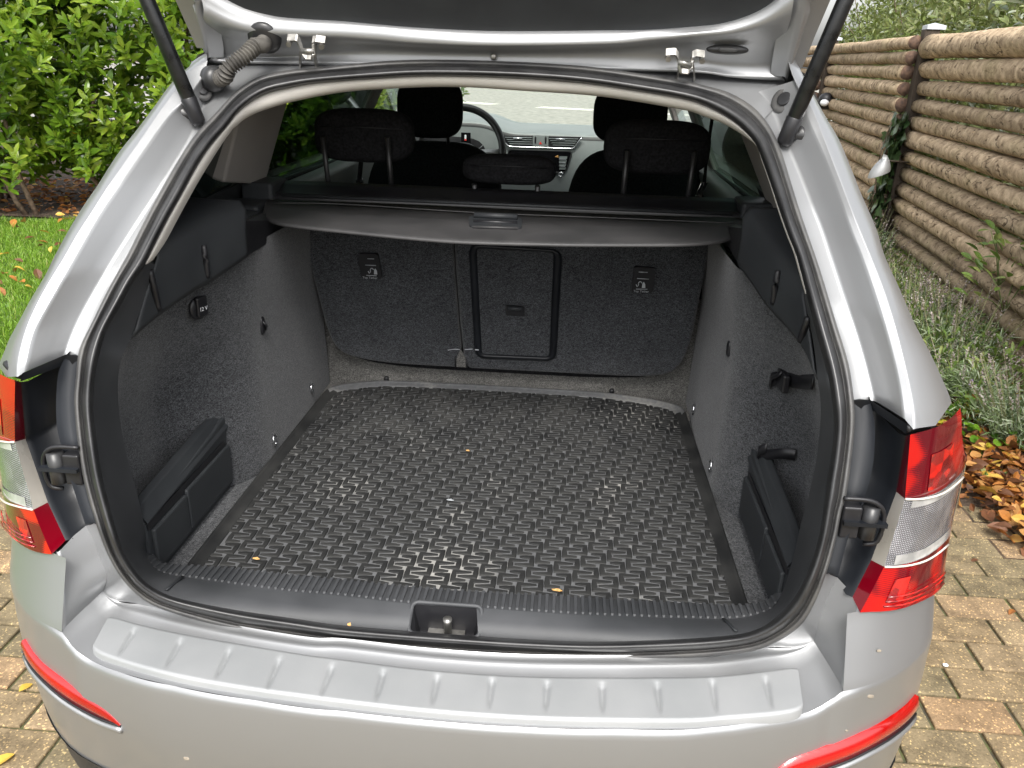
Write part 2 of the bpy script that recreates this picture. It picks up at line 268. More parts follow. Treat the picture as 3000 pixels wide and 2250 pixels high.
M['grass'] = leafmat('grass_blade', [(0, (.09, .19, .01)), (.5, (.19, .36, .02)), (.9, (.29, .47, .05)), (1, (.42, .42, .14))], .5, .35)
M['fallen'] = leafmat('fallen_leaf', [(0, (.07, .035, .02)), (.3, (.24, .09, .03)), (.6, (.48, .18, .03)), (.85, (.58, .31, .10)), (1, (.75, .50, .07))], .6, .2)
M['twig'] = textured('twig', (.07, .045, .03), (.16, .11, .075), 30, (.8, .95), .4)
# ------------------------------------------------------------------ geometry helpers
TI = dict(A=(0, 0), B=(1000, 0), C=(2000, 0), D=(0, 750), E=(1000, 750), F=(2000, 750), G=(0, 1500), H=(1000, 1500), I=(2000, 1500))
def q(t, *pts): return [(TI[t][0]+x/2.212, TI[t][1]+y/2.212) for x, y in pts]
def ray(p): return np.array([(p[0]-1500)/FPX, -(p[1]-1125)/FPX, 1.0]) @ CM
def project(P):
    v = CM @ (np.asarray(P)-CAM); return (1500+FPX*v[0]/v[2], 1125-FPX*v[1]/v[2])
def onx(p, v): d = ray(p); return CAM + (v-CAM[0])/d[0]*d
def ony(p, v): d = ray(p); return CAM + (v-CAM[1])/d[1]*d
def onz(p, v): d = ray(p); return CAM + (v-CAM[2])/d[2]*d
def hit(p, F, t0=.3, t1=9., n=240):
    d = ray(p); ts = np.linspace(t0, t1, n); last = F(CAM+ts[0]*d)
    for i in range(1, n):
        cur = F(CAM+ts[i]*d)
        if (cur > 0) != (last > 0):
            a, b = ts[i-1], ts[i]
            for _ in range(30):
                c = (a+b)/2; fc = F(CAM+c*d)
                if (fc > 0) == (last > 0): a = c
                else: b = c
            return CAM+a*d
        last = cur
    return None
GZ = np.array([(.30, .16), (.55, .135), (.60, .125), (.70, .105), (.785, .105), (.9, .145), (1.02, .20), (1.13, .285), (1.25, .41), (1.35, .535), (1.42, .62), (1.46, .665), (1.5, .71), (1.6, .80)])
def g(z): return np.interp(z, GZ[:, 0], GZ[:, 1])
def hg(p, off=0.): return hit(p, lambda P: P[1]-g(P[2])-off, .5, 3.)
def catmull(P, closed=False, k=12):
    P = np.asarray(P, float); n = len(P); out = []
    rngi = range(n if closed else n-1)
    for i in rngi:
        if closed: a, b, c, d = P[i-1], P[i], P[(i+1) % n], P[(i+2) % n]
        else: a, b, c, d = P[max(i-1, 0)], P[i], P[i+1], P[min(i+2, n-1)]
        for j in range(k):
            t = j/k; out.append(.5*((2*b)+(-a+c)*t+(2*a-5*b+4*c-d)*t*t+(-a+3*b-3*c+d)*t**3))
    if not closed: out.append(P[-1])
    return np.array(out)
def resample(P, n, smooth=True):
    P = catmull(P) if smooth and len(P) > 2 else np.asarray(P, float)
    s = np.r_[0, np.cumsum(np.linalg.norm(np.diff(P, axis=0), axis=1))]; u = np.linspace(0, s[-1], n)
    return np.stack([np.interp(u, s, P[:, i]) for i in range(P.shape[1])], 1)
def mesh(name, V, F, mat=None, smooth=True, uvrnd=None, mats=None, mi=None):
    me = bpy.data.meshes.new(name); me.from_pydata([tuple(map(float, v)) for v in V], [], [tuple(f) for f in F])
    for m in (mats or [mat]):
        if m: me.materials.append(M[m])
    if mi is not None: me.polygons.foreach_set('material_index', np.array(mi, dtype=np.int32))
    me.polygons.foreach_set('use_smooth', [smooth]*len(me.polygons))
    if uvrnd is not None:
        a = me.attributes.new('rnd', 'FLOAT', 'FACE'); a.data.foreach_set('value', np.asarray(uvrnd, dtype=np.float32))
    me.update(); return me
def fastmesh(name, V, F, mat, rnd=None, smooth=False):
    """V (n,3), F (m,k) arrays"""
    me = bpy.data.meshes.new(name); V = np.asarray(V, np.float32); F = np.asarray(F, np.int32); k = F.shape[1]
    me.vertices.add(len(V)); me.vertices.foreach_set('co', V.ravel())
    me.loops.add(F.size); me.loops.foreach_set('vertex_index', F.ravel())
    me.polygons.add(len(F)); me.polygons.foreach_set('loop_start', np.arange(0, F.size, k, dtype=np.int32))
    me.polygons.foreach_set('use_smooth', np.full(len(F), smooth))
    me.materials.append(M[mat])
    if rnd is not None:
        a = me.attributes.new('rnd', 'FLOAT', 'FACE'); a.data.foreach_set('value', np.asarray(rnd, np.float32))
    me.update(calc_edges=True); me.validate(); return me
def ob(name, me, parent=None, label=None, cat=None, group=None, kind=None, loc=None, rot=None):
    o = bpy.data.objects.new(name, me); COL.objects.link(o)
    if parent: o.parent = parent
    if label: o['label'] = label
    if cat: o['category'] = cat
    if group: o['group'] = group
    if kind: o['kind'] = kind
    if loc is not None: o.location = loc
    if rot is not None: o.rotation_euler = rot
    return o
def loft(rails, closed=False, flip=False):
    n = len(rails[0]); V = np.concatenate([np.asarray(r, float) for r in rails]); F = []
    for i in range(len(rails)-1):
        for j in range(n if closed else n-1):
            a = i*n+j; b = i*n+(j+1) % n; f = (a, b, b+n, a+n)
            F.append(f[::-1] if flip else f)
    return V, F
def join(parts):
    V = []; F = []; o = 0
    for v, f in parts:
        V.append(np.asarray(v, float)); F += [tuple(i+o for i in x) for x in f]; o += len(v)
    return np.concatenate(V), F
def box(c, s, rz=0.):
    c = np.array(c, float); s = np.array(s, float)/2
    V = np.array([(x, y, z) for x in (-1, 1) for y in (-1, 1) for z in (-1, 1)])*s
    if rz: V = V @ np.array([[math.cos(rz), math.sin(rz), 0], [-math.sin(rz), math.cos(rz), 0], [0, 0, 1]])
    return V+c, [(0, 1, 3, 2), (4, 6, 7, 5), (0, 4, 5, 1), (2, 3, 7, 6), (0, 2, 6, 4), (1, 5, 7, 3)]
def frame_of(d):
    d = d/np.linalg.norm(d); u = np.cross(d, [0, 0, 1.]); 
    if np.linalg.norm(u) < 1e-3: u = np.array([1., 0, 0])
    u /= np.linalg.norm(u); return u, np.cross(u, d)
def tube(path, r, n=12, caps=True):
    P = np.asarray(path, float); rs = np.full(len(P), r) if np.isscalar(r) else np.asarray(r); V = []; F = []
    for i, p in enumerate(P):
        d = P[min(i+1, len(P)-1)]-P[max(i-1, 0)]; u, v = frame_of(d)
        for k in range(n):
            a = 2*math.pi*k/n; V.append(p+rs[i]*(math.cos(a)*u+math.sin(a)*v))
    for i in range(len(P)-1):
        for k in range(n):
            a = i*n+k; b = i*n+(k+1) % n; F.append((a, b, b+n, a+n))
    if caps: F.append(tuple(range(n))[::-1]); F.append(tuple((len(P)-1)*n+k for k in range(n)))
    return np.array(V), F
def ribbon(path, w, axis, th=.0015):
    """flat strap: width w along axis, thickness th"""
    P = np.asarray(path, float); ax = np.array(axis, float); ax /= np.linalg.norm(ax); V = []; F = []
    for i, p in enumerate(P):
        d = P[min(i+1, len(P)-1)]-P[max(i-1, 0)]; nn = np.cross(d, ax); nn /= np.linalg.norm(nn)
        for a, b in ((-1, -1), (1, -1), (1, 1), (-1, 1)): V.append(p+ax*a*w/2+nn*b*th/2)
    for i in range(len(P)-1):
        for k in range(4):
            a = i*4+k; b = i*4+(k+1) % 4; F.append((a, b, b+4, a+4))
    F.append((3, 2, 1, 0)); e = (len(P)-1)*4; F.append((e, e+1, e+2, e+3)); return np.array(V), F
def superell(c, s, e=2.6, nu=28, nv=18, rx=0.):
    """rounded cushion-like solid"""
    V = []; F = []
    sg = lambda a, p: math.copysign(abs(a)**p, a)
    for i in range(nv+1):
        v = -math.pi/2+math.pi*i/nv
        for j in range(nu):
            u = 2*math.pi*j/nu
            V.append((s[0]/2*sg(math.cos(v), 2/e)*sg(math.cos(u), 2/e), s[1]/2*sg(math.cos(v), 2/e)*sg(math.sin(u), 2/e), s[2]/2*sg(math.sin(v), 2/e)))
    for i in range(nv):
        for j in range(nu): a = i*nu+j; b = i*nu+(j+1) % nu; F.append((a, b, b+nu, a+nu))
    V = np.array(V)
    if rx: V = V @ np.array([[1, 0, 0], [0, math.cos(rx), math.sin(rx)], [0, -math.sin(rx), math.cos(rx)]])
    return V+np.array(c), F
def plate(outline, th, normal):
    """extruded polygon: outline Nx3 (front), pushed back by th along normal"""
    P = np.asarray(outline, float); n = len(P); nn = np.array(normal, float); nn /= np.linalg.norm(nn)
    V = np.concatenate([P, P+nn*th]); F = [tuple(range(n)), tuple(range(2*n-1, n-1, -1))]
    for i in range(n): j = (i+1) % n; F.append((i, i+n, j+n, j))
    return V, F
def roundpoly(P, k=6, r=.25):
    P = np.asarray(P, float); n = len(P); out = []
    for i in range(n):
        a, b, c = P[i-1], P[i], P[(i+1) % n]
        ra = b+(a-b)*r if np.isscalar(r) else b+(a-b)*r[0]; rc = b+(c-b)*r if np.isscalar(r) else b+(c-b)*r[1]
        for j in range(k+1):
            t = j/k; out.append((1-t)**2*ra+2*t*(1-t)*b+t*t*rc)
    return np.array(out)
def roundrect(P, rad, k=5):
    """polygon corners rounded with radius-like distance rad"""
    P = np.asarray(P, float); n = len(P); out = []
    for i in range(n):
        a, b, c = P[i-1], P[i], P[(i+1) % n]; da = a-b; dc = c-b
        ra = b+da/np.linalg.norm(da)*rad; rc = b+dc/np.linalg.norm(dc)*rad
        for j in range(k+1):
            t = j/k; out.append((1-t)**2*ra+2*t*(1-t)*b+t*t*rc)
    return np.array(out)
def bevel(o, w, seg=3, ang=35):
    m = o.modifiers.new('bevel', 'BEVEL'); m.width = w; m.segments = seg; m.limit_method = 'ANGLE'; m.angle_limit = R(ang); return o
def solid(o, th, off=-1):
    m = o.modifiers.new('solid', 'SOLIDIFY'); m.thickness = th; m.offset = off; return o
def textmesh(body, size, mat, extr=.0003):
    c = bpy.data.curves.new('t', 'FONT'); c.body = body; c.size = size; c.extrude = extr; c.align_x = 'CENTER'; c.align_y = 'CENTER'
    t = bpy.data.objects.new('t', c); COL.objects.link(t); dg = bpy.context.evaluated_depsgraph_get()
    me = bpy.data.meshes.new_from_object(t.evaluated_get(dg)); bpy.data.objects.remove(t); me.materials.clear(); me.materials.append(M[mat]); return me
def place(o, loc, xdir, ydir):
    x = Vector(xdir).normalized(); y = Vector(ydir); y = (y-x*y.dot(x)).normalized(); z = x.cross(y)
    m = Matrix(((x[0], y[0], z[0], loc[0]), (x[1], y[1], z[1], loc[1]), (x[2], y[2], z[2], loc[2]), (0, 0, 0, 1)))
    o.matrix_basis = m; return o
def thing(name, label, cat, loc=(0, 0, 0), group=None):
    return ob(name, None, None, label, cat, group, None, loc)
# ================================================================== THE CAR
car = thing('estate_car', 'silver estate car seen from behind with its tailgate open and boot empty', 'car')
def part(name, vf, mat, parent=None, smooth=True, label=None, kind=None, **k):
    return ob(name, mesh(name, vf[0], vf[1], mat, smooth, **k), parent or car, label, None, None, kind)
# ---- aperture loops (traced on the photograph, then laid on the curved plane of the rear opening)
R4 = q('H', (0, 870), (500, 915), (1000, 945), (1650, 962), (2212, 948)) + q('I', (300, 925), (500, 890), (650, 820), (780, 720), (870, 560), (925, 415), (960, 300), (1000, 150), (1030, 0)) \
   + [(2479, 1455), (2495, 1338), (2504, 1247), (2502, 1173), (2486, 1066), (2452, 953), (2407, 804), (2389, 750), (2344, 619), (2316, 529), (2294, 457), (2271, 398), (2240, 348), (2199, 307), (2136, 271), (2068, 251), (2000, 235), (1859, 212), (1723, 194), (1588, 184), (1452, 178), (1339, 175), (1226, 175), (1113, 180), (935, 197), (827, 208), (754, 226), (697, 262), (655, 305), (619, 344), (588, 375), (556, 416), (511, 488), (452, 592), (407, 678), (371, 750),
      (316, 849), (267, 949), (240, 1003), (228, 1044), (222, 1112), (217, 1179), (226, 1283), (240, 1383), (262, 1473), (271, 1500), (289, 1559), (316, 1627), (353, 1690), (398, 1740), (452, 1776), (542, 1807), (678, 1844), (859, 1875)]
R6 = [(1000, 1832), (1217, 1850), (1407, 1864), (1542, 1873), (1746, 1880), (2000, 1872), (2158, 1859), (2226, 1840), (2271, 1812), (2316, 1768), (2344, 1726), (2375, 1658), (2398, 1581), (2412, 1500), (2425, 1400), (2436, 1338), (2444, 1247), (2436, 1157), (2420, 1075), (2393, 976), (2362, 858), (2334, 752), (2312, 696), (2289, 633), (2262, 551), (2235, 475), (2214, 423), (2181, 384), (2136, 348), (2068, 312), (2000, 290), (1859, 266), (1723, 246), (1588, 234), (1452, 227), (1339, 224), (1226, 224), (1113, 230), (935, 243), (845, 258), (772, 277), (705, 322), (665, 372), (624, 420), (583, 479), (533, 570), (488, 651), (438, 750), (425, 775), (390, 825), (357, 886), (316, 958), (300, 1005), (280, 1090), (273, 1181), (280, 1270), (298, 1390), (320, 1481), (335, 1535), (362, 1618), (398, 1676), (443, 1718), (520, 1752), (678, 1785), (859, 1812)]
CX, CY = 1340., 1040.
dense4 = catmull(R4, True, 10); dense6 = catmull(R6, True, 10)
def by_angle(D, th):
    a = np.arctan2(D[:, 1]-CY, D[:, 0]-CX); r = np.hypot(D[:, 1]-CY, D[:, 0]-CX); o = np.argsort(a)
    rr = np.interp(th, a[o], r[o], period=2*math.pi); return np.stack([CX+rr*np.cos(th), CY+rr*np.sin(th)], 1)
u4 = resample(np.vstack([dense4, dense4[:1]]), 261, False)[:-1]
TH = np.arctan2(u4[:, 1]-CY, u4[:, 0]-CX)
p4 = by_angle(dense4, TH); p6 = by_angle(dense6, TH)
def lip(px, off): return np.array([hg(p, off) for p in px])
prof = [(0, .004), (.05, -.006), (.16, -.010), (.26, -.006), (.33, .004), (.38, .004), (.45, -.012), (.58, -.022), (.72, -.024), (.85, -.016), (.95, -.002), (1, .012)]
def r4at(px, off=.010, inw=6.):
    px = np.asarray(px, float); q_ = by_angle(dense4, np.arctan2(px[:, 1]-CY, px[:, 0]-CX)); d = np.array([CX, CY])-q_; d /= np.linalg.norm(d, axis=1)[:, None]
    return np.array([hg(p, off) for p in q_+d*inw])
rails = [lip(p4*(1-f)+p6*f, o) for f, o in prof]
part('boot_seal', loft(rails[:6], True), 'rubber', label='grey outer lip of the rubber seal round the boot opening')
bulb = part('seal_bulb', loft(rails[5:], True), 'rubber_glossy', label='black bulb of the rubber seal round the boot opening')
# ---- white pillar and header trim inside the seal (upper part only)
R7 = [(430, 775), (457, 750), (511, 651), (556, 570), (606, 488), (651, 420), (672, 392), (676, 381), (690, 372), (720, 347), (768, 325), (859, 298), (1000, 271), (1158, 259), (1335, 255), (1542, 267), (1769, 284), (2000, 322), (2059, 340), (2118, 362), (2172, 393), (2217, 429), (2231, 470), (2253, 533), (2280, 619), (2307, 696), (2328, 750), (2359, 861)]
d7 = catmull(R7, False, 10)
t7 = np.arctan2(d7[:, 1]-CY, d7[:, 0]-CX)  # from about -163 deg up over -90 to -10 deg
tt = np.linspace(t7[0], t7[-1], 150)
r7 = np.interp(tt, t7, np.hypot(d7[:, 1]-CY, d7[:, 0]-CX)); p7 = np.stack([CX+r7*np.cos(tt), CY+r7*np.sin(tt)], 1)
p6u = by_angle(dense6, tt)
tr = [lip(p6u*(1-f)+p7*f, o) for f, o in ((-.1, .016), (.12, .012), (.4, .018), (.8, .036), (1., .055))]
tr.append(tr[-1]+np.array([0, .03, .012]))
part('opening_trim', loft(tr), 'trimwhite', label='pale plastic trim lining the top of the boot opening')
# ---- lower black frame and side panels
def slant(side):  # side panel plane above the wheel arches
    return lambda P: side*P[0]-(.476+(.636-P[1])*.19)
def onslant(p, side): return hit(p, slant(side), .5, 4.)
Y255 = .255
F1L_up = [(465, 735), (440, 830), (410, 915), (384, 990)]
PL = [(357, 1044), (346, 1112), (348, 1202), (362, 1292), (384, 1382), (410, 1480), (425, 1560)]
F1L_low = [(428, 1610), (445, 1652), (479, 1678), (565, 1694), (678, 1712), (859, 1735), (1000, 1746)]
F1R_low = q('H', (500, 600), (1000, 630), (1500, 665), (2000, 685)) + q('I', (0, 690), (200, 695), (350, 690), (480, 665), (575, 625))
F1R = q('I', (625, 565), (665, 470), (715, 300), (770, 60)) + [(2357, 1500), (2375, 1428), (2393, 1338), (2404, 1225), (2402, 1157), (2395, 1110)]
F1R_up = [(2388, 1040), (2375, 960), (2362, 905), (2352, 850)]
def sidept(p):  # continuous depth law of the frame edge
    return ony(p, Y255)
f1 = [onslant(p, -1) for p in F1L_up] + [sidept(p) for p in PL] + [onz(p, .632) for p in F1L_low] + [onz(p, .632) for p in F1R_low] + [sidept(p) for p in F1R] + [onslant(p, 1) for p in F1R_up]
f1 = np.array(f1); f1 = resample(f1, 200)
# start and end of the seal's inner edge that belong to the frame
i0 = np.argmin(np.hypot(dense6[:, 0]-428, dense6[:, 1]-768)); i1 = np.argmin(np.hypot(dense6[:, 0]-2360, dense6[:, 1]-852))
D6 = np.roll(dense6, -i0, axis=0); k1 = (i1-i0) % len(dense6); low6 = D6[:k1] if D6[40][1] > D6[0][1] else D6[::-1][:len(D6)-k1]
F0 = np.array([hg(p, .010) for p in low6]); 
# match by direction round the centre so that the strip stays even
def ang3(P): a = np.array([project(x) for x in P]); return np.unwrap(np.arctan2(a[:, 1]-CY, a[:, 0]-CX))
a1 = ang3(f1); a0 = ang3(F0)
if a0[0]-a1[0] > math.pi: a0 -= 2*math.pi
if a1[0]-a0[0] > math.pi: a1 -= 2*math.pi
aa = np.linspace(max(a0.min(), a1.min()), min(a0.max(), a1.max()), 260)
def atang(P, a): o = np.argsort(a); return np.stack([np.interp(aa, a[o], P[o][:, i]) for i in range(3)], 1)
G0, G1 = atang(F0, a0), atang(f1, a1)
# latch recess: the frame strip is interrupted here
rc = q('H', (510, 605), (890, 630), (885, 800), (480, 775))
rx0 = onz(rc[0], .625)[0]-.004; rx1 = onz(rc[1], .625)[0]+.004
mid = [G0, G0*.82+G1*.18+np.array([0, -.004, .004]), G0*.5+G1*.5+np.array([0, -.004, .006]), G1+np.array([0, 0, .0])]
V, F = loft(mid); n = len(aa); keep = []
for k_, f in enumerate(F):
    j_ = k_ % (n-1); xm_ = .5*(G0[j_][0]+G1[j_][0])
    if G0[j_][2] < .66 and rx0 < xm_ < rx1: continue
    keep.append(f)
part('sill_trim', (V, keep), 'sillplastic', label='dark grey plastic trim lining the lower boot opening')
# latch recess box, striker pin
hole = [f for f in F if f not in keep]; xs = [V[i][0] for f in hole for i in f]; hx0, hx1 = min(xs), max(xs)
ys = [V[i][1] for f in hole for i in f]; hy0, hy1 = min(ys), max(ys)
zt = .628; rb = .045
rv = np.array([(hx0, hy0, zt-.022), (hx1, hy0, zt-.022), (hx1, hy1, zt+.004), (hx0, hy1, zt+.004), (hx0+.012, hy0+.004, zt-rb), (hx1-.012, hy0+.004, zt-rb), (hx1-.012, hy1-.004, zt-rb), (hx0+.012, hy1-.004, zt-rb)])
lr = part('latch_recess', (rv, [(0, 4, 5, 1), (1, 5, 6, 2), (2, 6, 7, 3), (3, 7, 4, 0), (4, 7, 6, 5)]), 'black', smooth=False)
cxm = (hx0+hx1)/2
part('striker_pin', tube([(cxm+.004, .155, zt-rb), (cxm+.004, .150, zt-.01), (cxm+.004, .149, zt-.002)], [.0065, .0065, .0075]), 'zinc', lr)
part('striker_plate', box((cxm, .165, zt-rb+.003), (.06, .03, .006)), 'zinc', lr, False)
# rim round the recess
rim = np.array([(hx0-.001, hy0-.003, zt-.020), (hx1+.001, hy0-.003, zt-.020), (hx1+.001, hy1+.002, zt+.0065), (hx0-.001, hy1+.002, zt+.0065)])
rp = roundrect(rim, .012); part('recess_rim', tube(np.vstack([rp, rp[:2]]), .0036, 10, False), 'sillplastic', lr)
# ---- ribbed tread plate between sill and mat
sl = 1000
S2 = [(430, 1600), (452, 1635), (480, 1652), (565, 1658), (678, 1665), (814, 1681), (1000, 1699)] + q('H', (0, 455), (500, 490), (1000, 525), (1500, 550), (2000, 580), (2212, 590))[1:] + q('I', (350, 605), (520, 585), (590, 540), (632, 490))
S1 = [(420, 1612), (440, 1652), (479, 1680), (565, 1694), (678, 1712), (859, 1735), (1000, 1746)] + q('H', (500, 600), (1000, 630), (1500, 665), (2000, 685)) + q('I', (0, 690), (200, 695), (350, 690), (480, 665), (575, 625), (650, 520))
s1 = resample([onz(p, .632) for p in S1], 500); s2 = resample([onz(p, .628) for p in S2], 500)
def bx_(P, xs): o = np.argsort(P[:, 0]); return np.stack([xs]+[np.interp(xs, P[o][:, 0], P[o][:, k]) for k in (1, 2)], 1)
xr = np.linspace(max(s1[:, 0].min(), s2[:, 0].min()), min(s1[:, 0].max(), s2[:, 0].max()), 600)
e1 = bx_(s1, xr); e2 = bx_(s2, xr)
base = [e1, e2, e2+np.array([0, .012, -.012]), e2+np.array([0, .014, -.05])]
tp = part('tread_plate', loft(base), 'sillplastic', label='ribbed plastic strip along the boot sill')
nr = 92; rib = None
for i in range(nr):
    x = xr[0]+.02+(xr[-1]-xr[0]-.04)*i/(nr-1); a = bx_(s1, np.array([x]))[0]; b = bx_(s2, np.array([x]))[0]; w = .0031
    a = a+(b-a)*.04; b = b+(b-a)*.02
    # raised bar, rounded at the front
    vv = []
    for k in range(5):
        t = [0, .06, .5, .94, 1][k]; P = a+(b-a)*t; ww = w*[.5, .9, 1, 1, 1][k]; h = [.0002, .0024, .003, .003, .003][k]
        vv += [(P[0]-ww, P[1], P[2]-.001), (P[0]-ww*.8, P[1], P[2]+h), (P[0]+ww*.8, P[1], P[2]+h), (P[0]+ww, P[1], P[2]-.001)]
    ff = [(k*4+j, k*4+j+1, k*4+j+5, k*4+j+4) for k in range(4) for j in range(3)]+[(0, 3, 2, 1), (16, 17, 18, 19)]
    ob('rib', mesh('rib', vv, ff, 'sillplastic', False), tp)
for sgn, xx in ((-1, -.452), (1, .445)):
    k = int(np.argmin(abs(aa*0+G0[:, 0]-xx)+(G0[:, 2] > .7)*9))
    P = [G0[k]*(1-t)+G1[k]*t+np.array([0, -.004, .0062 if 0 < t < 1 else .004]) for t in (.12, .4, .7, .95)]
    part('joint_strip', ribbon(P, .005, (1, 0, 0), .0015), 'plastic', tp)
# ---- side panel above the arches with slots, and the ledge
ledge = {}
for sg in (-1, 1):
    nm = 'side_panel'
    if sg < 0:
        up = [(465, 735), (560, 678), (640, 638), (719, 601)]; lo = [(384, 990), (452, 931), (566, 850), (610, 827), (723, 750)]
        slots = [((430, 810), (432, 790), (448, 850), (463, 900), (459, 908), (446, 905)), ((585, 730), (590, 718), (608, 760), (610, 800), (602, 812), (594, 808))]
    else:
        up = [(2352, 850), (2290, 770), (2235, 695), (2180, 620)]; lo = [(2395, 1110), (2362, 1030), (2316, 967), (2253, 899), (2203, 827), (2163, 773)]
        slots = [((2296, 800), (2288, 792), (2270, 880), (2272, 890)), ((2377, 930), (2368, 935), (2352, 990), (2352, 1000))]
    U = resample([onslant(p, sg) for p in up], 30); L = resample([onslant(p, sg) for p in lo], 30)
    roundU = U+np.array([sg*.012, .004, .006])
    outer = roundU.copy(); outer[:, 0] = [sg*(.575+.075*min(1, max(0, (y-.30)/.35))) for y in outer[:, 1]]; outer[:, 2] += .004
    rr = [L+np.array([sg*.03, .01, .0]), L, L*.9+U*.1+np.array([-sg*.003, 0, 0]), L*.5+U*.5, L*.08+U*.92, roundU, outer]
    sp = part(nm, loft(rr), 'plastic'); solid(sp, .004, 0)
    for s_ in slots:
        P = np.array([onslant(p, sg)+np.array([-sg*.004, 0, 0]) for p in s_]); c = P.mean(0)
        top = P[np.argmax(P[:, 2])]; bot = P[np.argmin(P[:, 2])]
        pth = [top, top*.6+bot*.4+np.array([-sg*.002, -.003, 0]), bot]
        part('guide_slot', tube(resample(pth, 10), .0055, 8), 'black', sp)
    a_, b_ = U[-1], L[-1]; E1 = [a_+np.array([0, 0, -.03]), b_, np.array([sg*.515, 1.13, b_[2]-.02]), np.array([sg*.55, 1.13, 1.10])]
    part('shade_panel', plate(np.array(E1), .01, (sg, 0, 0)), 'black', sp, False)  # carries on the side panel; its black stands for shade under the cassette
    ledge[sg] = (U, roundU)
# ---- boot side carpets
def sm(a, b, x): t = min(max((x-a)/(b-a), 0), 1); return t*t*(3-2*t)
def wallx(y, z):
    x = .497+(z-.59)*.035
    pocket = sm(.72, .46, y)*(1-.15*sm(.36, .28, y))
    lowf = .45+.55*sm(1.05, .80, z)
    x += .125*pocket*lowf
    x -= .028*sm(.85, 1.10, z)*sm(.4, .62, y)
    x += .010*sm(.95, 1.15, y)
    return x
for sg in (-1, 1):
    ys = np.linspace(.262, 1.20, 60); zs = np.linspace(.572, 1.088, 40)
    V = []
    for z in zs:
        y0_ = max(.262, float(g(z))+.045)
        for t in np.linspace(0, 1, 60): y = y0_+(1.22-y0_)*t; V.append((sg*wallx(y, z), y, z))
    F = [(i*60+j, i*60+j+1, (i+1)*60+j+1, (i+1)*60+j) for i in range(39) for j in range(59)]
    w_ = part('side_carpet', (V, F), 'carpet'); 
    # tie-down eyes
    for (px_) in ((q('D', (2022, 860)), q('D', (1780, 1195))) if sg < 0 else (q('F', (68, 995)), q('F', (180, 1362)))):
        p = px_[0]; P = hit(p, lambda X: sg*X[0]-wallx(X[1], X[2])+.003, .5, 4)
        pts = [P+np.array([0, math.cos(a)*.009, math.sin(a)*.013]) for a in np.linspace(math.pi*.15, math.pi*2-.15*math.pi, 14)]
        part('lashing_eye', tube(pts, .0026, 8), 'chrome', w_)
        part('eye_cup', superell(P+np.array([sg*.002, 0, .004]), (.006, .024, .034)), 'carpet', w_)
    # finger holes
    p = q('D', (1700, 450))[0] if sg < 0 else q('F', (300, 600))[0]
    P = hit(p, lambda X: sg*X[0]-wallx(X[1], X[2])+.001, .5, 4)
    hl = part('finger_hole', superell(P, (.010, .020, .040 if sg < 0 else .034), 3), 'black', w_)
    if sg < 0: part('hook', tube([P+np.array([.004, -.004, .012]), P+np.array([.010, -.002, 0]), P+np.array([.005, .004, -.010])], .003), 'black', w_)
# 12 V socket
P = hit(q('D', (1283, 335))[0], lambda X: -X[0]-wallx(X[1], X[2])+.004, .5, 4)
sk = part('power_socket', superell((0, 0, 0), (.046, .046, .014), 2.2), 'black'); xd = Vector((.32, .93, 0)); place(sk, P+np.array([.002, -.002, 0]), xd, (0, 0, 1))
lid = part('socket_lid', box((0, .004, .008), (.027, .040, .008)), 'black', sk, False); bevel(lid, .004)
tx = ob('socket_text', textmesh('12 V', .011, 'whiteprint'), lid, loc=(0, 0, .0125))
# ---- floor carpet, and the paler flap behind the mat
part('boot_floor', (np.array([(-.68, .27, .572), (.68, .27, .572), (.68, 1.24, .572), (-.68, 1.24, .572)]), [(0, 1, 2, 3)]), 'carpet')
fl = []
for yy, zz in ((1.10, .574), (1.225, .577), (1.243, .590), (1.25, .640)):
    fl.append(np.array([(x, yy+.0*abs(x), zz) for x in np.linspace(-.56, .56, 30)]))
fl.append(np.array([(x, 1.275, .86) for x in np.linspace(-.56, .56, 30)]))
part('floor_flap', loft(fl), 'carpet_light', label='dusty grey carpet flap between the mat and the rear seats')
for x in (-.345, .30):
    part('floor_stud', superell((x, 1.236, .592), (.014, .014, .016)), 'black')
# ---- storage bins at both rear corners
for sg in (-1, 1):
    if sg < 0: top = q('D', (1500, 990))[0]; br = q('D', (1560, 1390))[0]
    # outline in the plane x = .548
    xp = sg*.548
    O = [(.262, .572), (.262, .690), (.34, .705), (.56, .728), (.632, .742), (.648, .735), (.652, .69), (.650, .60), (.630, .572)]
    O = np.array([(xp, y, z) for y, z in O])
    pl, f = plate(O, .016, (sg, 0, 0)); bn = bevel(part('storage_bin', (pl, f), 'plastic', smooth=False), .004, 2)
    # broad top rail leaning outwards
    yy = np.linspace(.262, .640, 16); f_ = (yy-.262)/.378; rz0 = .688+.024*f_; rt = .718+.028*f_; en = np.clip((.640-yy)/.03, .25, 1)
    mk = lambda dx, z: np.stack([xp+sg*dx*np.ones(16), yy, z], 1)
    v, f = loft([mk(.004, rz0-.002), mk(-.004, rz0), mk(-.004, rz0+.004), mk(.012, rt), mk(.026, rt+.003), mk(.030, rt), mk(.030, rz0)])
    bevel(part('bin_rail', (v, f), 'plastic', bn, False), .002, 2, 20)
    part('bin_slot', box((xp-sg*.0005, .43, .682), (.004, .33, .016)), 'black', bn, False)
    bevel(part('bin_lid', box((xp-sg*.004, .505, .634), (.009, .200, .086)), 'plastic', bn, False), .003, 2)
    bevel(part('bin_lid', box((xp-sg*.004, .338, .630), (.009, .126, .080)), 'plastic', bn, False), .003, 2)
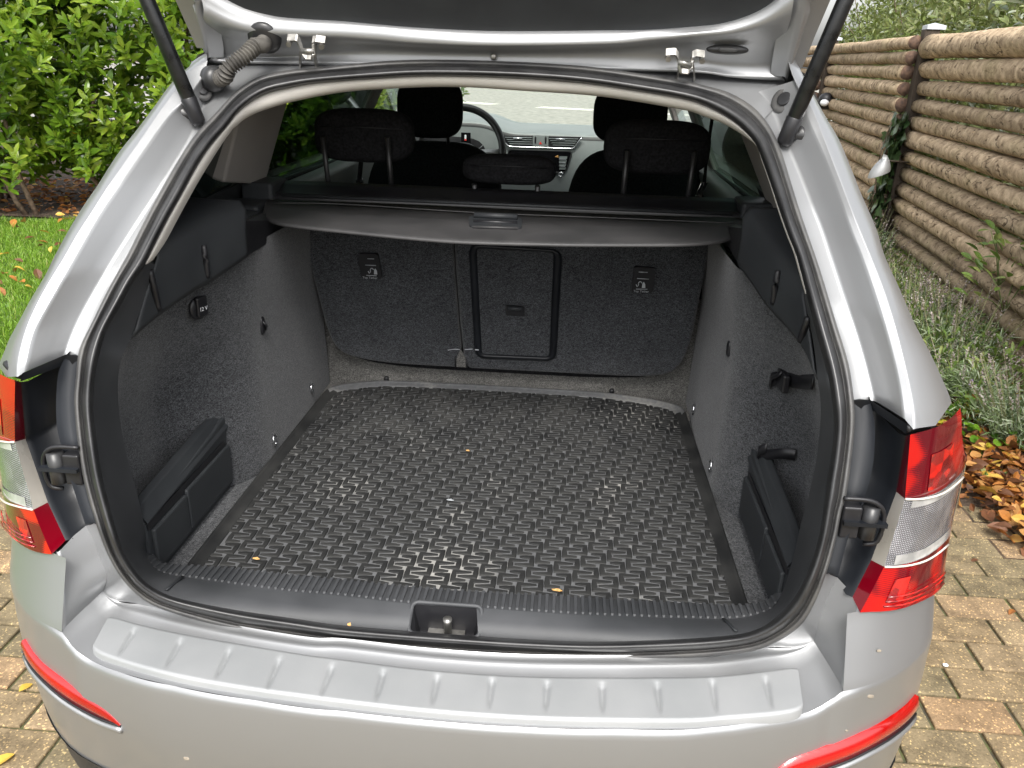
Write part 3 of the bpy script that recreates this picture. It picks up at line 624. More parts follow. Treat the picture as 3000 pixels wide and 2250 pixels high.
# straps on the right side
def onwall(p, sg=1, off=.004): return hit(p, lambda X: sg*X[0]-wallx(X[1], X[2])+off, .4, 4)
sp = [onwall(p) for p in q('F', (570, 800), (600, 795), (680, 800), (770, 815), (845, 815))]
st = part('elastic_strap', ribbon(resample(sp, 20), .028, (0, 0, 1), .003), 'black', label='black elastic strap with buckle on the right boot wall')
b0 = onwall(q('F', (650, 805))[0], 1, .010); bevel(part('buckle', box(b0, (.014, .05, .036)), 'black', st, False), .004)
part('strap_end', ribbon([onwall(q('F', (565, 850))[0]), onwall(q('F', (575, 790))[0], 1, .012), onwall(q('F', (620, 770))[0], 1, .02), onwall(q('F', (640, 745))[0], 1, .014)], .012, (0, 1, .2), .002), 'black', st)
sp = [onwall(p, 1, o_) for p, o_ in zip(q('F', (735, 1290), (650, 1280), (570, 1285), (500, 1290), (492, 1262), (545, 1245)), (.006, .02, .024, .02, .03, .026))]
part('elastic_strap', ribbon(resample(sp, 24), .022, (0, 0, 1), .002), 'black', label='loose black elastic strap end beside the right storage bin')
# ---- rear seat backs
SB = lambda y0: (lambda P: P[1]-(1.172-.216*(P[2]-.722))-y0)
def onseat(p, off=0.): return hit(p, SB(off), .5, 4)
outl = [(870, 640), (880, 690), (925, 850), (955, 960), (985, 1022), (1040, 1050), (1150, 1068), (1345, 1080)]
outr = [(1370, 1082), (1600, 1094), (1850, 1106), (1950, 1100), (1995, 1070), (2025, 1000), (2050, 880), (2075, 760), (2085, 690)]
sx_ = [(1324, 690), (1330, 800), (1342, 950), (1350, 1022), (1352, 1050)]
Lp = [onseat(p) for p in resample(outl, 30)] + [onseat(p) for p in sx_[::-1][1:]]
Lp[-1] = Lp[-1]
Rp = [onseat((p[0]+5, p[1])) for p in sx_] + [onseat(p) for p in resample(outr, 30)]
def seatback(name, poly, label):
    P = np.array(poly); zt_ = 1.105; a = P[0].copy(); b = P[-1].copy()
    for e, at in ((a, 0), (b, -1)):
        pass
    topa = P[0]+(P[0]-P[1])/np.linalg.norm(P[0]-P[1])*0; 
    def up(v): return np.array([v[0], 1.172-.216*(zt_-.722), zt_])
    poly2 = np.vstack([up(P[0]), P, up(P[-1])])
    return bevel(part(name, plate(poly2, .10, (0, 1, .2)), 'seatcarpet', smooth=False, label=label), .012, 4, 50)
sbl = seatback('seat_backrest', Lp, 'narrow left part of the carpeted rear seat back')
sbr = seatback('seat_backrest', Rp, 'wide right part of the carpeted rear seat back with the ski hatch')
hz = lambda x, y: (1300+x/3.16, 600+y/3.16)
oo = roundrect([onseat(hz(*p), -.006) for p in ((230, 360), (1100, 420), (1040, 1450), (290, 1420))], .03)
ii = roundrect([onseat(hz(*p), -.006) for p in ((300, 402), (1020, 440), (978, 1412), (350, 1385))], .014)
oo2 = oo+np.array([0, .008, 0]); ii2 = ii+np.array([0, .010, 0])
cl = lambda P: np.vstack([P, P[:1]])
mo = (cl(oo)*.5+cl(ii)*.5)+np.array([0, -.004, 0])
fr = part('hatch_frame', loft([cl(oo2), cl(oo), mo, cl(ii), cl(ii2)]), 'gloss', sbr, label='glossy black frame of the ski hatch')
hp = [onseat(hz(*p), -.004) for p in ((305, 408), (1015, 446), (972, 1405), (355, 1380))]
part('hatch_panel', plate(roundrect(hp, .01), .01, (0, 1, .2)), 'seatcarpet', sbr, False)
hh = [onseat(hz(*p), -.007) for p in ((570, 928), (750, 938), (750, 1032), (572, 1024))]
hd = part('hatch_handle', plate(roundrect(hh, .005), .005, (0, 1, .2)), 'black', sbr, False)
a_, b_ = onseat(hz(595, 960), -.012), onseat(hz(728, 966), -.012)
part('handle_bar', tube([a_, b_], .0055, 10), 'plastic', hd)
# top tether anchors with pictogram and words
for (cx_, cy_, s_) in (((540, 480), (1200, 500), 0), ((1765, 580), (1955, 590), 1)):
    if s_ == 0:
        tz = lambda x, y: (1000+x/11.06, 700+y/11.06); quad = [(540, 480), (1190, 500), (1320, 1300), (660, 1270)]; cen = (930, 1260); pic = (1040, 1050); ln = [((770, 845), (1120, 862)), ((845, 640), (1060, 648)), ((810, 1180), (1140, 1195))]
        quad[0] = (530, 480)
    else:
        tz = hz; quad = [(1765, 575), (1965, 590), (1935, 815), (1735, 812)]; cen = (1828, 802); pic = (1832, 740); ln = [((1790, 682), (1900, 688)), ((1805, 622), (1888, 626)), ((1780, 780), (1885, 782))]
    tt_ = part('tether_anchor', plate(roundrect([onseat(tz(*p), -.010) for p in quad], .008), .012, (0, 1, .2)), 'black', sbl if s_ == 0 else sbr, False)
    c0 = onseat(tz(*cen), -.0115); wdir = onseat(tz(cen[0]+50, cen[1]+(2 if s_ else 2)), -.0115)-c0
    tx = ob('anchor_text', textmesh('Top Tether', .0082, 'printgrey'), tt_); place(tx, c0, wdir, (0, -.216, 1))
    for a, b in ln: part('anchor_line', tube([onseat(tz(*a), -.0115), onseat(tz(*b), -.0115)], .0011, 6), 'printgrey', tt_)
    pc = onseat(tz(*pic), -.0118)
    arc = [pc+np.array([-.008+.005*math.cos(t), 0, .002+.006*math.sin(t)]) for t in np.linspace(math.pi*1.0, 0, 8)]+[pc+np.array([-.003, 0, -.006])]
    arc = [pc+np.array([-.014, 0, 0])]+[pc+np.array([-.011, 0, -.006])]+[pc+np.array([-.008, 0, -.002])]+[pc+np.array([-.004+.004*math.cos(t), 0, .003+.005*math.sin(t)]) for t in np.linspace(math.pi, .2, 7)]
    part('anchor_symbol', tube(arc, .0012, 6), 'printgrey', tt_)
    part('anchor_symbol', plate([pc+np.array(v) for v in ((.001, 0, -.008), (.010, 0, -.008), (.009, 0, .001), (.005, 0, .008), (.002, 0, .004))], .0006, (0, 1, 0)), 'printgrey', tt_, False)
# buckle strap in the seat split
bk = [onseat(p, -.004) for p in q('E', (778, 615), (802, 660), (806, 722), (745, 718), (748, 665), (765, 620))]
part('belt_pocket', plate(bk, .006, (0, 1, .2)), 'carpet_light', sbl, False)
for a, b in ((((738, 650)), ((740, 722))), (((812, 680)), ((815, 722)))):
    part('pocket_edge', tube([onseat(q('E', a)[0], -.006), onseat(q('E', b)[0], -.006)], .002, 6), 'black', sbl)
part('white_scuff', tube([onseat(p, -.001) for p in q('E', (690, 610), (735, 604), (768, 606))], .0009, 6), 'scratch', sbl)
part('white_scuff', tube([onseat(p, -.001) for p in q('E', (800, 606), (850, 603))], .0009, 6), 'scratch', sbr)
part('white_scuff', tube([onseat(p, -.012) for p in q('E', (866, 607), (890, 609))], .0016, 6), 'scratch', fr)
# ---- load cover: cassette, bracket ends and the pulled lip
def onflap(p): return hit(p, lambda P: P[2]-(1.113+(P[1]-.70)*.13), .5, 4)
back = [onflap(p) for p in resample([(765, 590), (1000, 590), (1400, 618), (1800, 634), (2180, 646)], 60)]
fpx = [(771, 622), (778, 634), (800, 646), (850, 657), (1000, 674), (1316, 703), (1600, 712), (1769, 714), (2000, 713), (2100, 705), (2145, 694), (2168, 678), (2174, 664)]
fr_ = np.array([onflap(p) for p in resample(fpx, 120)])
bk_ = resample(np.array([back[0], back[20], back[40], back[-1]]), 120); bk_[:, 1] += .03
lip2 = fr_+np.array([0, -.004, -.006])
cov = part('load_cover', loft([bk_+np.array([0, .0, -.006]), bk_, bk_*.5+fr_*.5+np.array([0, 0, .001]), bk_*.06+fr_*.94, fr_, lip2, lip2+np.array([0, .012, -.002])]), 'cover', label='grey roller load cover pulled half way above the seat backs')
l1 = [onflap(p)+np.array([0, 0, .0008]) for p in resample([(800, 596), (1000, 599), (1400, 624), (1800, 640), (2150, 655)], 40)]
part('stiffener_seam', tube(l1, .0014, 6), 'cover', cov)
hc = [onflap((1350+x/5.53, 380+y/5.53))+np.array([0, 0, .002]) for x, y in ((130, 1405), (1000, 1440), (985, 1610), (140, 1585))]
hb = part('pull_handle', plate(roundrect(hc, .012), .010, (0, 0, -1)), 'plastic', cov, False)
a_, b_ = [onflap((1350+x/5.53, 380+y/5.53))+np.array([0, 0, .007]) for x, y in ((215, 1435), (915, 1465))]
part('handle_bar', tube([a_, b_], .0065, 12), 'plastic', hb)
a_, b_ = [onflap((1350+x/5.53, 380+y/5.53))+np.array([0, 0, .0025]) for x, y in ((205, 1505), (910, 1530))]
part('handle_gap', tube([a_, b_], .004, 8), 'black', hb)
a_, b_ = [onflap((1350+x/5.53, 380+y/5.53))+np.array([0, 0, .002]) for x, y in ((190, 1590), (930, 1612))]
part('handle_rim', tube([a_, b_], .0028, 8), 'cover', hb)
c0 = onflap((1350+545/5.53, 380+1562/5.53))+np.array([0, 0, .0032]); tx = ob('handle_text', textmesh('PRESS', .012, 'cover'), hb); place(tx, c0, (1, 0, 0), (0, 1, .13))
# cassette body from two traced edges
cl1 = np.array([ony(p, .985) for p in resample([(758, 578), (1000, 580), (1400, 604), (1800, 617), (2160, 630)], 40)])
cz = np.interp(np.linspace(-.54, .54, 30), cl1[:, 0], cl1[:, 2]); xs_ = np.linspace(-.54, .54, 30)
def crow(dy, dz): return np.stack([xs_, np.full(30, .985+dy), cz.mean()+0*cz+dz], 1)
cass = part('cover_cassette', loft([crow(.0, -.03), crow(-.006, -.004), crow(-.002, .006), crow(.012, .010), crow(.022, .007), crow(.05, .020), crow(.085, .026), crow(.10, .018), crow(.10, -.03), crow(0, -.03)]), 'black', label='black housing of the load cover across the car')
part('cassette_strip', tube([(x_, .980, cz.mean()+.004) for x_ in (-.52, .52)], .0035, 10), 'plastic', cass)
for sg in (-1, 1):
    bevel(part('cassette_end', box((sg*.575, 1.02, cz.mean()+.008), (.075, .11, .05)), 'plastic', cass, False), .008)
    bevel(part('cassette_bracket', box((sg*.60, .90, cz.mean()-.015), (.14, .10, .03)), 'plastic', cass, False), .008)
    part('cover_guide', box((sg*.548, .93, cz.mean()-.035), (.03, .10, .02)), 'black', cass, False)
    bevel(part('side_ledge', box((sg*.605, .94, 1.112), (.16, .58, .034)), 'plastic', None, False), .006)
# ================================================================== silver body
PLAN = np.array([(0, -.021), (.13, -.019), (.26, -.012), (.39, .004), (.48, .027), (.55, .049), (.588, .062), (.63, .080), (.67, .105), (.71, .138), (.75, .180), (.78, .228), (.803, .30), (.818, .38), (.832, .50), (.845, .8), (.85, 1.3), (.85, 2.6)])
SH = np.array([(.20, .05), (.30, .018), (.38, .004), (.45, -.004), (.52, -.004), (.58, 0), (.62, 0), (.72, .042), (.80, .055), (.90, .062), (1.0, .068), (1.06, .09)])
def shift(z): return np.interp(z, SH[:, 0], SH[:, 1])
pc_ = np.r_[0, np.cumsum(np.hypot(np.diff(PLAN[:, 0]), np.diff(PLAN[:, 1])))]
PS = np.array([(s, *c) for s, c in zip(np.linspace(0, pc_[-1], 400), resample(PLAN, 400))])
def body(s, z, off=0.):
    """point on the outer skin: s runs round the corner, sign of s is the side"""
    sg = -1 if s < 0 else 1; a = abs(s); x = np.interp(a, PS[:, 0], PS[:, 1]); y = np.interp(a, PS[:, 0], PS[:, 2])
    x2 = np.interp(a+.004, PS[:, 0], PS[:, 1]); y2 = np.interp(a+.004, PS[:, 0], PS[:, 2]); L = math.hypot(x2-x, y2-y)+1e-9
    nx, ny = (y2-y)/L, -(x2-x)/L
    return np.array([sg*(x+nx*off), y+ny*off+shift(z), z])
def plan_y(x, z): return np.interp(abs(x), PLAN[:, 0], PLAN[:, 1])+shift(z)
def hbody(p):
    """(s, z) of the first meeting of a pixel ray with the outer skin, or the closest approach for silhouettes"""
    d = ray(p); best = None
    for t in np.arange(.6, 3.2, .004):
        P = CAM+t*d; 
        dd = np.hypot(PS[:, 1]-abs(P[0]), PS[:, 2]+shift(P[2])-P[1]); k = int(np.argmin(dd))
        nx = PS[min(k+1, 399), 2]-PS[max(k-1, 0), 2]; ny = -(PS[min(k+1, 399), 1]-PS[max(k-1, 0), 1])
        side = (abs(P[0])-PS[k, 1])*nx+(P[1]-PS[k, 2]-shift(P[2]))*ny
        if side < 0: return (math.copysign(PS[k, 0], P[0]), P[2])
        if best is None or dd[k] < best[0]: best = (dd[k], math.copysign(PS[k, 0], P[0]), P[2])
    return best[1:]
SC = float(np.interp(.588, PS[:, 1], PS[:, 0]))      # s of the vertical crease
# ---- bumper: skin below the lip
K3L = q('G', (400, 765), (440, 830), (500, 900), (600, 965), (800, 1045), (1100, 1120), (1500, 1195), (2000, 1270))
K3R = q('H', (0, 1290), (500, 1345), (1000, 1385), (1500, 1405), (2212, 1408)) + q('I', (300, 1380), (600, 1340), (800, 1300), (900, 1255), (980, 1200), (1030, 1160))
K3 = np.array([onz(p, .587) for p in K3L+K3R]); K3[0, 2] = K3[-1, 2] = .62
K3[0] = (-.590, .064, .618); K3[-1] = (.590, .064, .618); K3[1] = onz(K3L[1], .606); K3[-2] = onz(K3R[-2], .604); K3[2] = onz(K3L[2], .597); K3[-3] = onz(K3R[-3], .595)
lipc = resample(K3, 120)
sgrid = np.concatenate([np.linspace(-2.6, -SC, 60)[:-1], np.linspace(-SC, SC, 120), np.linspace(SC, 2.6, 60)[1:]])
rows = []
zl = np.interp(np.linspace(-.59, .59, 120), lipc[:, 0], lipc[:, 2])
def lipz(x): return float(np.interp(x, lipc[:, 0], lipc[:, 2])) if abs(x) < .59 else .618
def lipy(x): return float(np.interp(x, lipc[:, 0], lipc[:, 1]))
for f in (0, .012, .03, .06, .12, .25, .4, .55, .7, .85, 1):
    r = []
    for s in sgrid:
        b0 = body(s, .5); zt_ = lipz(b0[0]); z = zt_-(zt_-.335)*f; P = body(s, z)
        e = [0, .0035, .0055, .006, .006, .006, .004, .002, 0, 0, 0][(0, .012, .03, .06, .12, .25, .4, .55, .7, .85, 1).index(f)]
        if abs(P[0]) < .59:
            P[1] = lipy(P[0])+(P[1]-plan_y(P[0], .587))*1.0-shift(z)*0 if f == 0 else P[1]-e+(lipy(P[0])-plan_y(P[0], .587))*(1-f)
        elif f > 0: P = body(s, z, e*.35)
        r.append(P)
    rows.append(np.array(r))
bump = part('bumper', loft(rows), 'silver', label='silver rear bumper')
dz_ = []
for z, o_ in ((.339, .003), (.325, -.006), (.26, -.014), (.20, -.03), (.16, -.06)):
    dz_.append(np.array([body(s, .335, o_)*np.array([1, 1, 0])+np.array([0, 0, z]) for s in sgrid]))
part('diffuser', loft(dz_), 'plastic', bump, label='black lower edge of the rear bumper')
# ---- bumper: top shelf with its double step, wings and flange
K2 = q('G', (668, 510), (700, 570), (760, 620), (870, 675), (1200, 762), (1600, 842), (2000, 905)) + q('H', (0, 912), (500, 970), (1000, 1008), (1500, 1022), (2212, 1018)) + q('I', (300, 1002), (600, 958), (760, 905), (848, 835))
k2 = np.array([onz(p, .600) for p in K2]); k2[0] = onz(K2[0], .622); k2[-1] = onz(K2[-1], .622); k2[1] = onz(K2[1], .610); k2[-2] = onz(K2[-2], .610)
N = 140; a2 = resample(k2, N); a3 = resample(lipc, N)
tw = np.minimum(1, np.minimum(np.arange(N), np.arange(N)[::-1])/10.)[:, None]; st_a = a2+np.array([0, .010, .006])*tw; st_b = a2+np.array([0, .016, .003])*tw; st_c = a2+np.array([0, .022, .009])*tw
K0 = q('G', (560, -30), (600, 0), (640, 130), (700, 280), (780, 420), (880, 530), (1000, 610), (1200, 680), (1500, 760), (1900, 830), (2212, 870)) + q('H', (500, 915), (1000, 945), (1650, 962), (2212, 948)) + q('I', (300, 925), (500, 890), (650, 820), (780, 720), (870, 560), (925, 415), (945, 350))
# flange line: inner edge of the wings joined with the step
CL = [q('G', p)[0] for p in ((555, 90), (600, 170), (640, 280), (695, 420))]; CR = [q('I', p)[0] for p in ((1003, 425), (960, 510), (915, 620), (875, 740))]
cl_ = [ony(CL[0], .164), ony(CL[1], .162), ony(CL[2], .158), ony(CL[3], .153)]; cr_ = [ony(CR[0], .164), ony(CR[1], .162), ony(CR[2], .158), ony(CR[3], .153)]
flange = resample(np.vstack([cl_, st_c[0:1], st_c[3:-3:6], st_c[-1:], cr_[::-1]]), N)
k0 = r4at([project(P) for P in flange])
part('bumper_flange', loft([k0, k0*.5+flange*.5+np.array([0, .002, -.003]), flange]), 'silver', bump, label='painted flange between the seal and the bumper step')
part('bumper_shelf', loft([st_c, st_b, st_a, a2+np.array([0, .004, .0035])*tw, a2, a2*.7+a3*.3+np.array([0, 0, .001]), a2*.35+a3*.65+np.array([0, 0, .001]), a2*.06+a3*.94, a3]), 'silver', bump, label='top shelf of the rear bumper')
for sg in (-1, 1):
    c_ = cl_ if sg < 0 else cr_; kk = k2[0] if sg < 0 else k2[-1]; kn = a3[0] if sg < 0 else a3[-1]
    inner = resample(np.vstack([c_, [kk]]), 24)
    outer = resample([(sg*.609, .118, .723), (sg*.602, .099, .69), (sg*.595, .080, .655), (sg*.590, .064, .618)], 24)
    wv_ = np.sin(np.linspace(.35, 1, 24)*math.pi)[:, None]; inner2 = inner*.55+outer*.45+np.array([sg*.005, .010, -.002])*wv_
    part('bumper_wing', loft([inner+np.array([-sg*.004, .006, -.004]), inner, inner2, inner*.12+outer*.88, outer, outer+np.array([sg*.006, .004, 0])], flip=sg > 0), 'silver', bump)
    # low fillet between wing and shelf
    b1 = resample(np.vstack([[kk], a2[4] if sg < 0 else a2[-5], a2[9] if sg < 0 else a2[-10]]), 8)
# ---- step protector pad with moulded grooves
padn = [q('G', p)[0] for p in ((592, 905), (700, 950), (900, 1015), (1200, 1090), (1600, 1160), (2000, 1215))] + [q('H', p)[0] for p in ((0, 1243), (500, 1300), (1000, 1340), (1500, 1362), (2212, 1370))] + [q('I', p)[0] for p in ((300, 1350), (600, 1325), (780, 1295))]
padf = [q('G', p)[0] for p in ((712, 680), (900, 735), (1200, 800), (1600, 870), (2000, 935))] + [q('H', p)[0] for p in ((0, 962), (500, 1025), (1000, 1065), (1500, 1080), (2212, 1078))] + [q('I', p)[0] for p in ((300, 1065), (600, 1030), (742, 1008))]
pn = resample([onz(p, .594) for p in padn], 420); pf = resample([onz(p, .604) for p in padf], 420)
for i_ in range(9):
    c_ = (pn[i_]+pf[i_])/2; k_ = 1-.16*(1-math.sqrt(1-(1-i_/9)**2)); pn[i_] = c_+(pn[i_]-c_)*k_; pf[i_] = c_+(pf[i_]-c_)*k_
    j_ = -1-i_; c_ = (pn[j_]+pf[j_])/2; pn[j_] = c_+(pn[j_]-c_)*k_; pf[j_] = c_+(pf[j_]-c_)*k_
gx = [(q('G', a)[0], q('G', b)[0]) for a, b in (((875, 765), (770, 935)), ((1175, 835), (1078, 1015)), ((1490, 898), (1400, 1085)), ((1815, 955), (1732, 1150)), ((2155, 1000), (2080, 1195)))] \
   + [(q('H', a)[0], q('H', b)[0]) for a, b in (((275, 1035), (225, 1225)), ((625, 1068), (588, 1255)), ((978, 1090), (955, 1280)), ((1335, 1108), (1322, 1295)), ((1690, 1118), (1693, 1308)), ((2045, 1115), (2065, 1310)))] \
   + [(q('I', a)[0], q('I', b)[0]) for a, b in (((190, 1100), (217, 1305)), ((535, 1080), (575, 1278)))]
gs = [(onz(a, .6045), onz(b, .597)) for a, b in gx]
fs = np.array([0, .03, .08, .14, .22, .3, .4, .5, .6, .7, .78, .86, .92, .97, 1])
padrows = []
for f in fs:
    r = pf*(1-f)+pn*f; h = .0045 if .02 < f < .99 else .001
    r = r+np.array([0, 0, h])
    for A_, B_ in gs:
        ya, yb = A_[1], B_[1]
        t = np.clip((r[:, 1]-ya)/(yb-ya), -.2, 1.2); cx = A_[0]+(B_[0]-A_[0])*t; w = .0058*(1-.55*np.clip(t, 0, 1))
        dx = (r[:, 0]-cx)/w; inside = (t > -.03) & (t < 1.03); dep = .0048*np.exp(-dx**2*1.6)*inside*np.clip((t+.03)/.1, 0, 1)*np.clip((1.03-t)/.3, 0, 1)
        r[:, 2] -= dep
    padrows.append(r)
padrows = [padrows[0]+np.array([0, .002, -.008])]+padrows+[padrows[-1]+np.array([0, -.002, -.012])]
pad = part('step_pad', loft(padrows), 'pad', bump, label='matt silver protector pad with grooves on the bumper step')
# ---- reflectors
for sg in (-1, 1):
    if sg < 0:
        up = q('G', (172, 815), (230, 912), (320, 1002), (450, 1092), (600, 1188), (700, 1240), (760, 1290), (800, 1350)); dn = q('G', (178, 850), (195, 935), (240, 995), (330, 1092), (450, 1192), (600, 1280), (720, 1332), (806, 1358))
    else:
        up = q('I', (1500, 1175), (1450, 1240), (1350, 1310), (1200, 1398), (1000, 1480), (800, 1545), (650, 1600), (570, 1665)); dn = q('I', (1482, 1285), (1400, 1382), (1250, 1480), (1050, 1582), (880, 1642), (760, 1690), (640, 1720), (560, 1690))
    A = [hbody(p) for p in resample(up, 26)]; B = [hbody(p) for p in resample(dn, 26)]
    def smooth_(L):
        L = np.array(L); L[:, 0] = sg*np.abs(L[:, 0])
        for _ in range(6): L[1:-1] = (L[:-2]+2*L[1:-1]+L[2:])/4
        return L
    A = smooth_(A); B = smooth_(B)
    ra = [body(s, z, .007) for s, z in A]; rb_ = [body(s, z, .007) for s, z in B]
    mid_ = [body((a[0]+b[0])/2, (a[1]+b[1])/2, .010) for a, b in zip(A, B)]
    edge1 = [body(s, z+.002, -.004) for s, z in A]; edge2 = [body(s, z-.002, -.004) for s, z in B]
    part('reflector', loft([np.array(x) for x in (edge1, ra, mid_, rb_, edge2)]), 'reflector', bump, label='long red reflector at the %s corner of the bumper' % ('left' if sg < 0 else 'right'))
    gap = [body(s, z-.001, .0072) for s, z in B]; part('reflector_gap', tube(np.array(gap), .0022, 6), 'black', bump)
    lp2 = [body(s, z-.010, .006) for s, z in B]; part('bumper_lip', tube(np.array(lp2), .0055, 8), 'silver', bump)
for (px_, r_, m_) in (((2541, 2037), .0042, 'dustyrubber2'), ((2567, 1903), .003, 'dustyrubber2'), ((550, 2213), .0042, 'dustyrubber2'), ((2184, 2177), .003, 'dustyrubber2'), ((1121, 2221), .004, 'dustyrubber2'), ((2476, 2134), .002, 'dustyrubber2')):
    s_, z_ = hbody(px_); P = body(s_, z_, .0035); part('dirt_spot', superell(P, (r_*2.2, r_*.35, r_*1.6)), m_, bump)
# ---- tail lights
for sg in (-1, 1):
    if sg > 0:
        T = [q('F', (1455, 1150), (1550, 1112), (1620, 1078), (1700, 1015), (1735, 975)),
             q('F', (1432, 1563), (1500, 1545), (1600, 1500), (1700, 1425), (1765, 1345)),
             q('I', (1297, 342), (1400, 310), (1500, 268), (1640, 165), (1720, 60)),
             q('I', (1140, 636), (1300, 610), (1450, 560), (1600, 480), (1712, 372))]
        inn = [q('F', (1447, 1165))[0], q('F', (1385, 1528))[0], q('I', (1222, 312))[0], q('I', (1100, 552))[0]]
    else:
        T = [q('D', (125, 800), (90, 785), (50, 755), (20, 728), (-20, 680)),
             q('D', (120, 1203), (90, 1190), (40, 1160), (0, 1130), (-40, 1095)),
             [(105, 1487), (80, 1474), (45, 1450), (10, 1415), (-25, 1370)],
             q('G', (355, 262), (280, 238), (200, 190), (110, 110), (35, 10))]
        inn = [(61, 1119), q('D', (165, 1185))[0], (140, 1472), q('G', (425, 185))[0]]
    C_ = []
    for k, t in enumerate(T):
        sz = [hbody(p) for p in resample(t, 12)]; sz = [(sg*abs(s), z) for s, z in sz]
        # ridge end anchored on the measured crease
        s_end = sg*(abs(sz[-1][0])+.10); sm_ = np.array(sz); sm_[2:-1] = (sm_[1:-2]+sm_[2:-1]*2+sm_[3:])/4; sz = [tuple(v) for v in sm_]; dz0 = (-.075 if k == 0 else 0); sz += [(sg*(abs(sz[-1][0])+.04), sz[-1][1]+dz0), (s_end, sz[-1][1]+dz0*1.6-.004)]
        rs_ = resample(sz, 22, False)
        if k == 0: rs_[:14, 1] += .003*np.sin(np.linspace(0, math.pi, 14))
        C_.append(rs_)
    def band(k, f0=0., f1=1., nrow=9, off=.004):
        out = []
        for f in np.linspace(f0, f1, nrow):
            out.append(np.array([body(*(C_[k][j]*(1-f)+C_[k+1][j]*f), off+.010*math.sin(math.pi*min(1, j/6.)/2)*(1 if j < 21 else .2)) for j in range(22)]))
        return out
    side = 'left' if sg < 0 else 'right'
    tl = part('tail_light', loft(band(0, 0, 1)), 'redlens', label='%s tail light, red above and below a clear band' % side)
    part('clear_lens', loft(band(1, 0, 1)), 'clearlens', tl); part('red_lens', loft(band(2, 0, 1)), 'redlens', tl)
    gk = np.array([body(C_[0][j][0], C_[0][j][1]+.005, -.004) for j in range(5)]); part('lamp_gasket', tube(gk, .006, 8), 'black', tl)
    # chrome-like dividing lines
    for kk in (1, 2):
        ln = np.array([body(*C_[kk][j], .0155*math.sin(math.pi*min(1, j/6.)/2)+.005) for j in range(11)])
        part('lens_divider', tube(ln, .0016, 6), 'clearedge', tl)
    def patch(k, fa, fb, ja, jb, o_):
        rr = []
        for f in np.linspace(fa, fb, 6): rr.append(np.array([body(*(C_[k][j]*(1-f)+C_[k+1][j]*f), .004+.010*math.sin(math.pi*min(1, j/6.)/2)+o_) for j in range(ja, jb+1)]))
        return loft(rr)
    part('lens_insert', patch(1, .06, .94, 13, 17, .0012), 'clearsmooth', tl)
    part('lens_insert', patch(1, .02, .13, 1, 12, .0012), 'clearsmooth', tl); part('lens_insert', patch(1, .84, .98, 1, 12, .0012), 'clearsmooth', tl)
    part('lens_insert', patch(0, .38, .92, 3, 7, .0012), 'redbright', tl);  part('lens_insert', patch(0, .55, .8, 12, 14, .0012), 'redbright', tl)
    part('lens_insert', patch(2, .30, .80, 2, 4, .0012), 'redbright', tl); pass
    for f_ in (.68, .78, .88): part('lens_rib', tube(np.array([body(*(C_[2][j]*(1-f_)+C_[3][j]*f_), .0165*math.sin(math.pi*min(1, j/6.)/2)+.002) for j in range(2, 13)]), .0012, 6), 'redbright', tl)
    # inner side faces of the three lenses
    ridge = [[body(*(C_[k][0]*(1-f)+C_[k+1][0]*f), .004) for f in np.linspace(0, 1, 8)] for k in range(3)]
    for k in range(3):
        inner_ = [ony((inn[k][0]*(1-f)+inn[k+1][0]*f, inn[k][1]*(1-f)+inn[k+1][1]*f), ridge[k][i][1]+.030) for i, f in enumerate(np.linspace(0, 1, 8))]
        part('lens_side', loft([np.array(ridge[k]), np.array(inner_)]), ('reddark', 'clearedge', 'reddark')[k], tl)
        if k == 0: INA = []
        INA += inner_
    # black drain channel between the lamp and the seal
    I_ = resample(np.array(INA), 40, False)
    if sg > 0:
        mid_px = [(2549, 1173), (2562, 1240), (2562, 1310), (2556, 1370), (2535, 1450), (2490, 1560), (2455, 1690)]; r4_px = [(2502, 1173), (2504, 1247), (2495, 1338), (2479, 1455), (2466, 1500), (2452, 1568), (2434, 1636), (2421, 1688)]
    else:
        mid_px = [(194, 1040), (172, 1090), (165, 1160), (166, 1240), (175, 1290), (205, 1400), (250, 1537)]; r4_px = [(228, 1044), (222, 1112), (217, 1179), (226, 1283), (240, 1383), (262, 1473), (276, 1520), (282, 1545)]
    mp_ = resample(mid_px, 40); rp_ = resample(r4_px, 40)
    r4c = r4at(rp_); mt = np.array([hg(p, .004) for p in mp_]); md = mt+np.array([sg*.006, .055, 0])
    i2 = I_+np.array([-sg*.008, .006, 0]); i3 = I_+np.array([-sg*.012, .075, 0])
    ch = part('light_channel', loft([I_, i2, i3, md, mt+np.array([sg*.003, .010, 0]), mt, r4c*.5+mt*.5+np.array([0, .006, 0]), r4c]), 'gloss', label='black painted channel beside the %s tail light' % side)
    # rubber buffer in its bracket
    bc = (2520, 1525) if sg > 0 else (190, 1368)
    P = hg(bc, .004)
    bf = part('buffer_bracket', box(P+np.array([sg*.004, .002, 0]), (.060, .030, .006)), 'gloss', ch, False)
    fr0 = [P+np.array([sg*v[0], v[1], v[2]]) for v in ((-.03, -.004, .036), (.010, -.004, .034), (.030, -.002, .012), (.030, 0, -.032), (.012, .004, -.040))]
    part('bracket_rim', tube(resample(fr0, 20), .0035, 8), 'black', ch)
    part('rubber_buffer', tube([P+np.array([sg*.012, 0, -.026]), P+np.array([sg*.012, 0, .024])], .012, 16), 'rubber_glossy', ch)
    bevel(part('buffer_block', box(P+np.array([-sg*.014, .004, -.002]), (.026, .02, .05)), 'black', ch, False), .003)
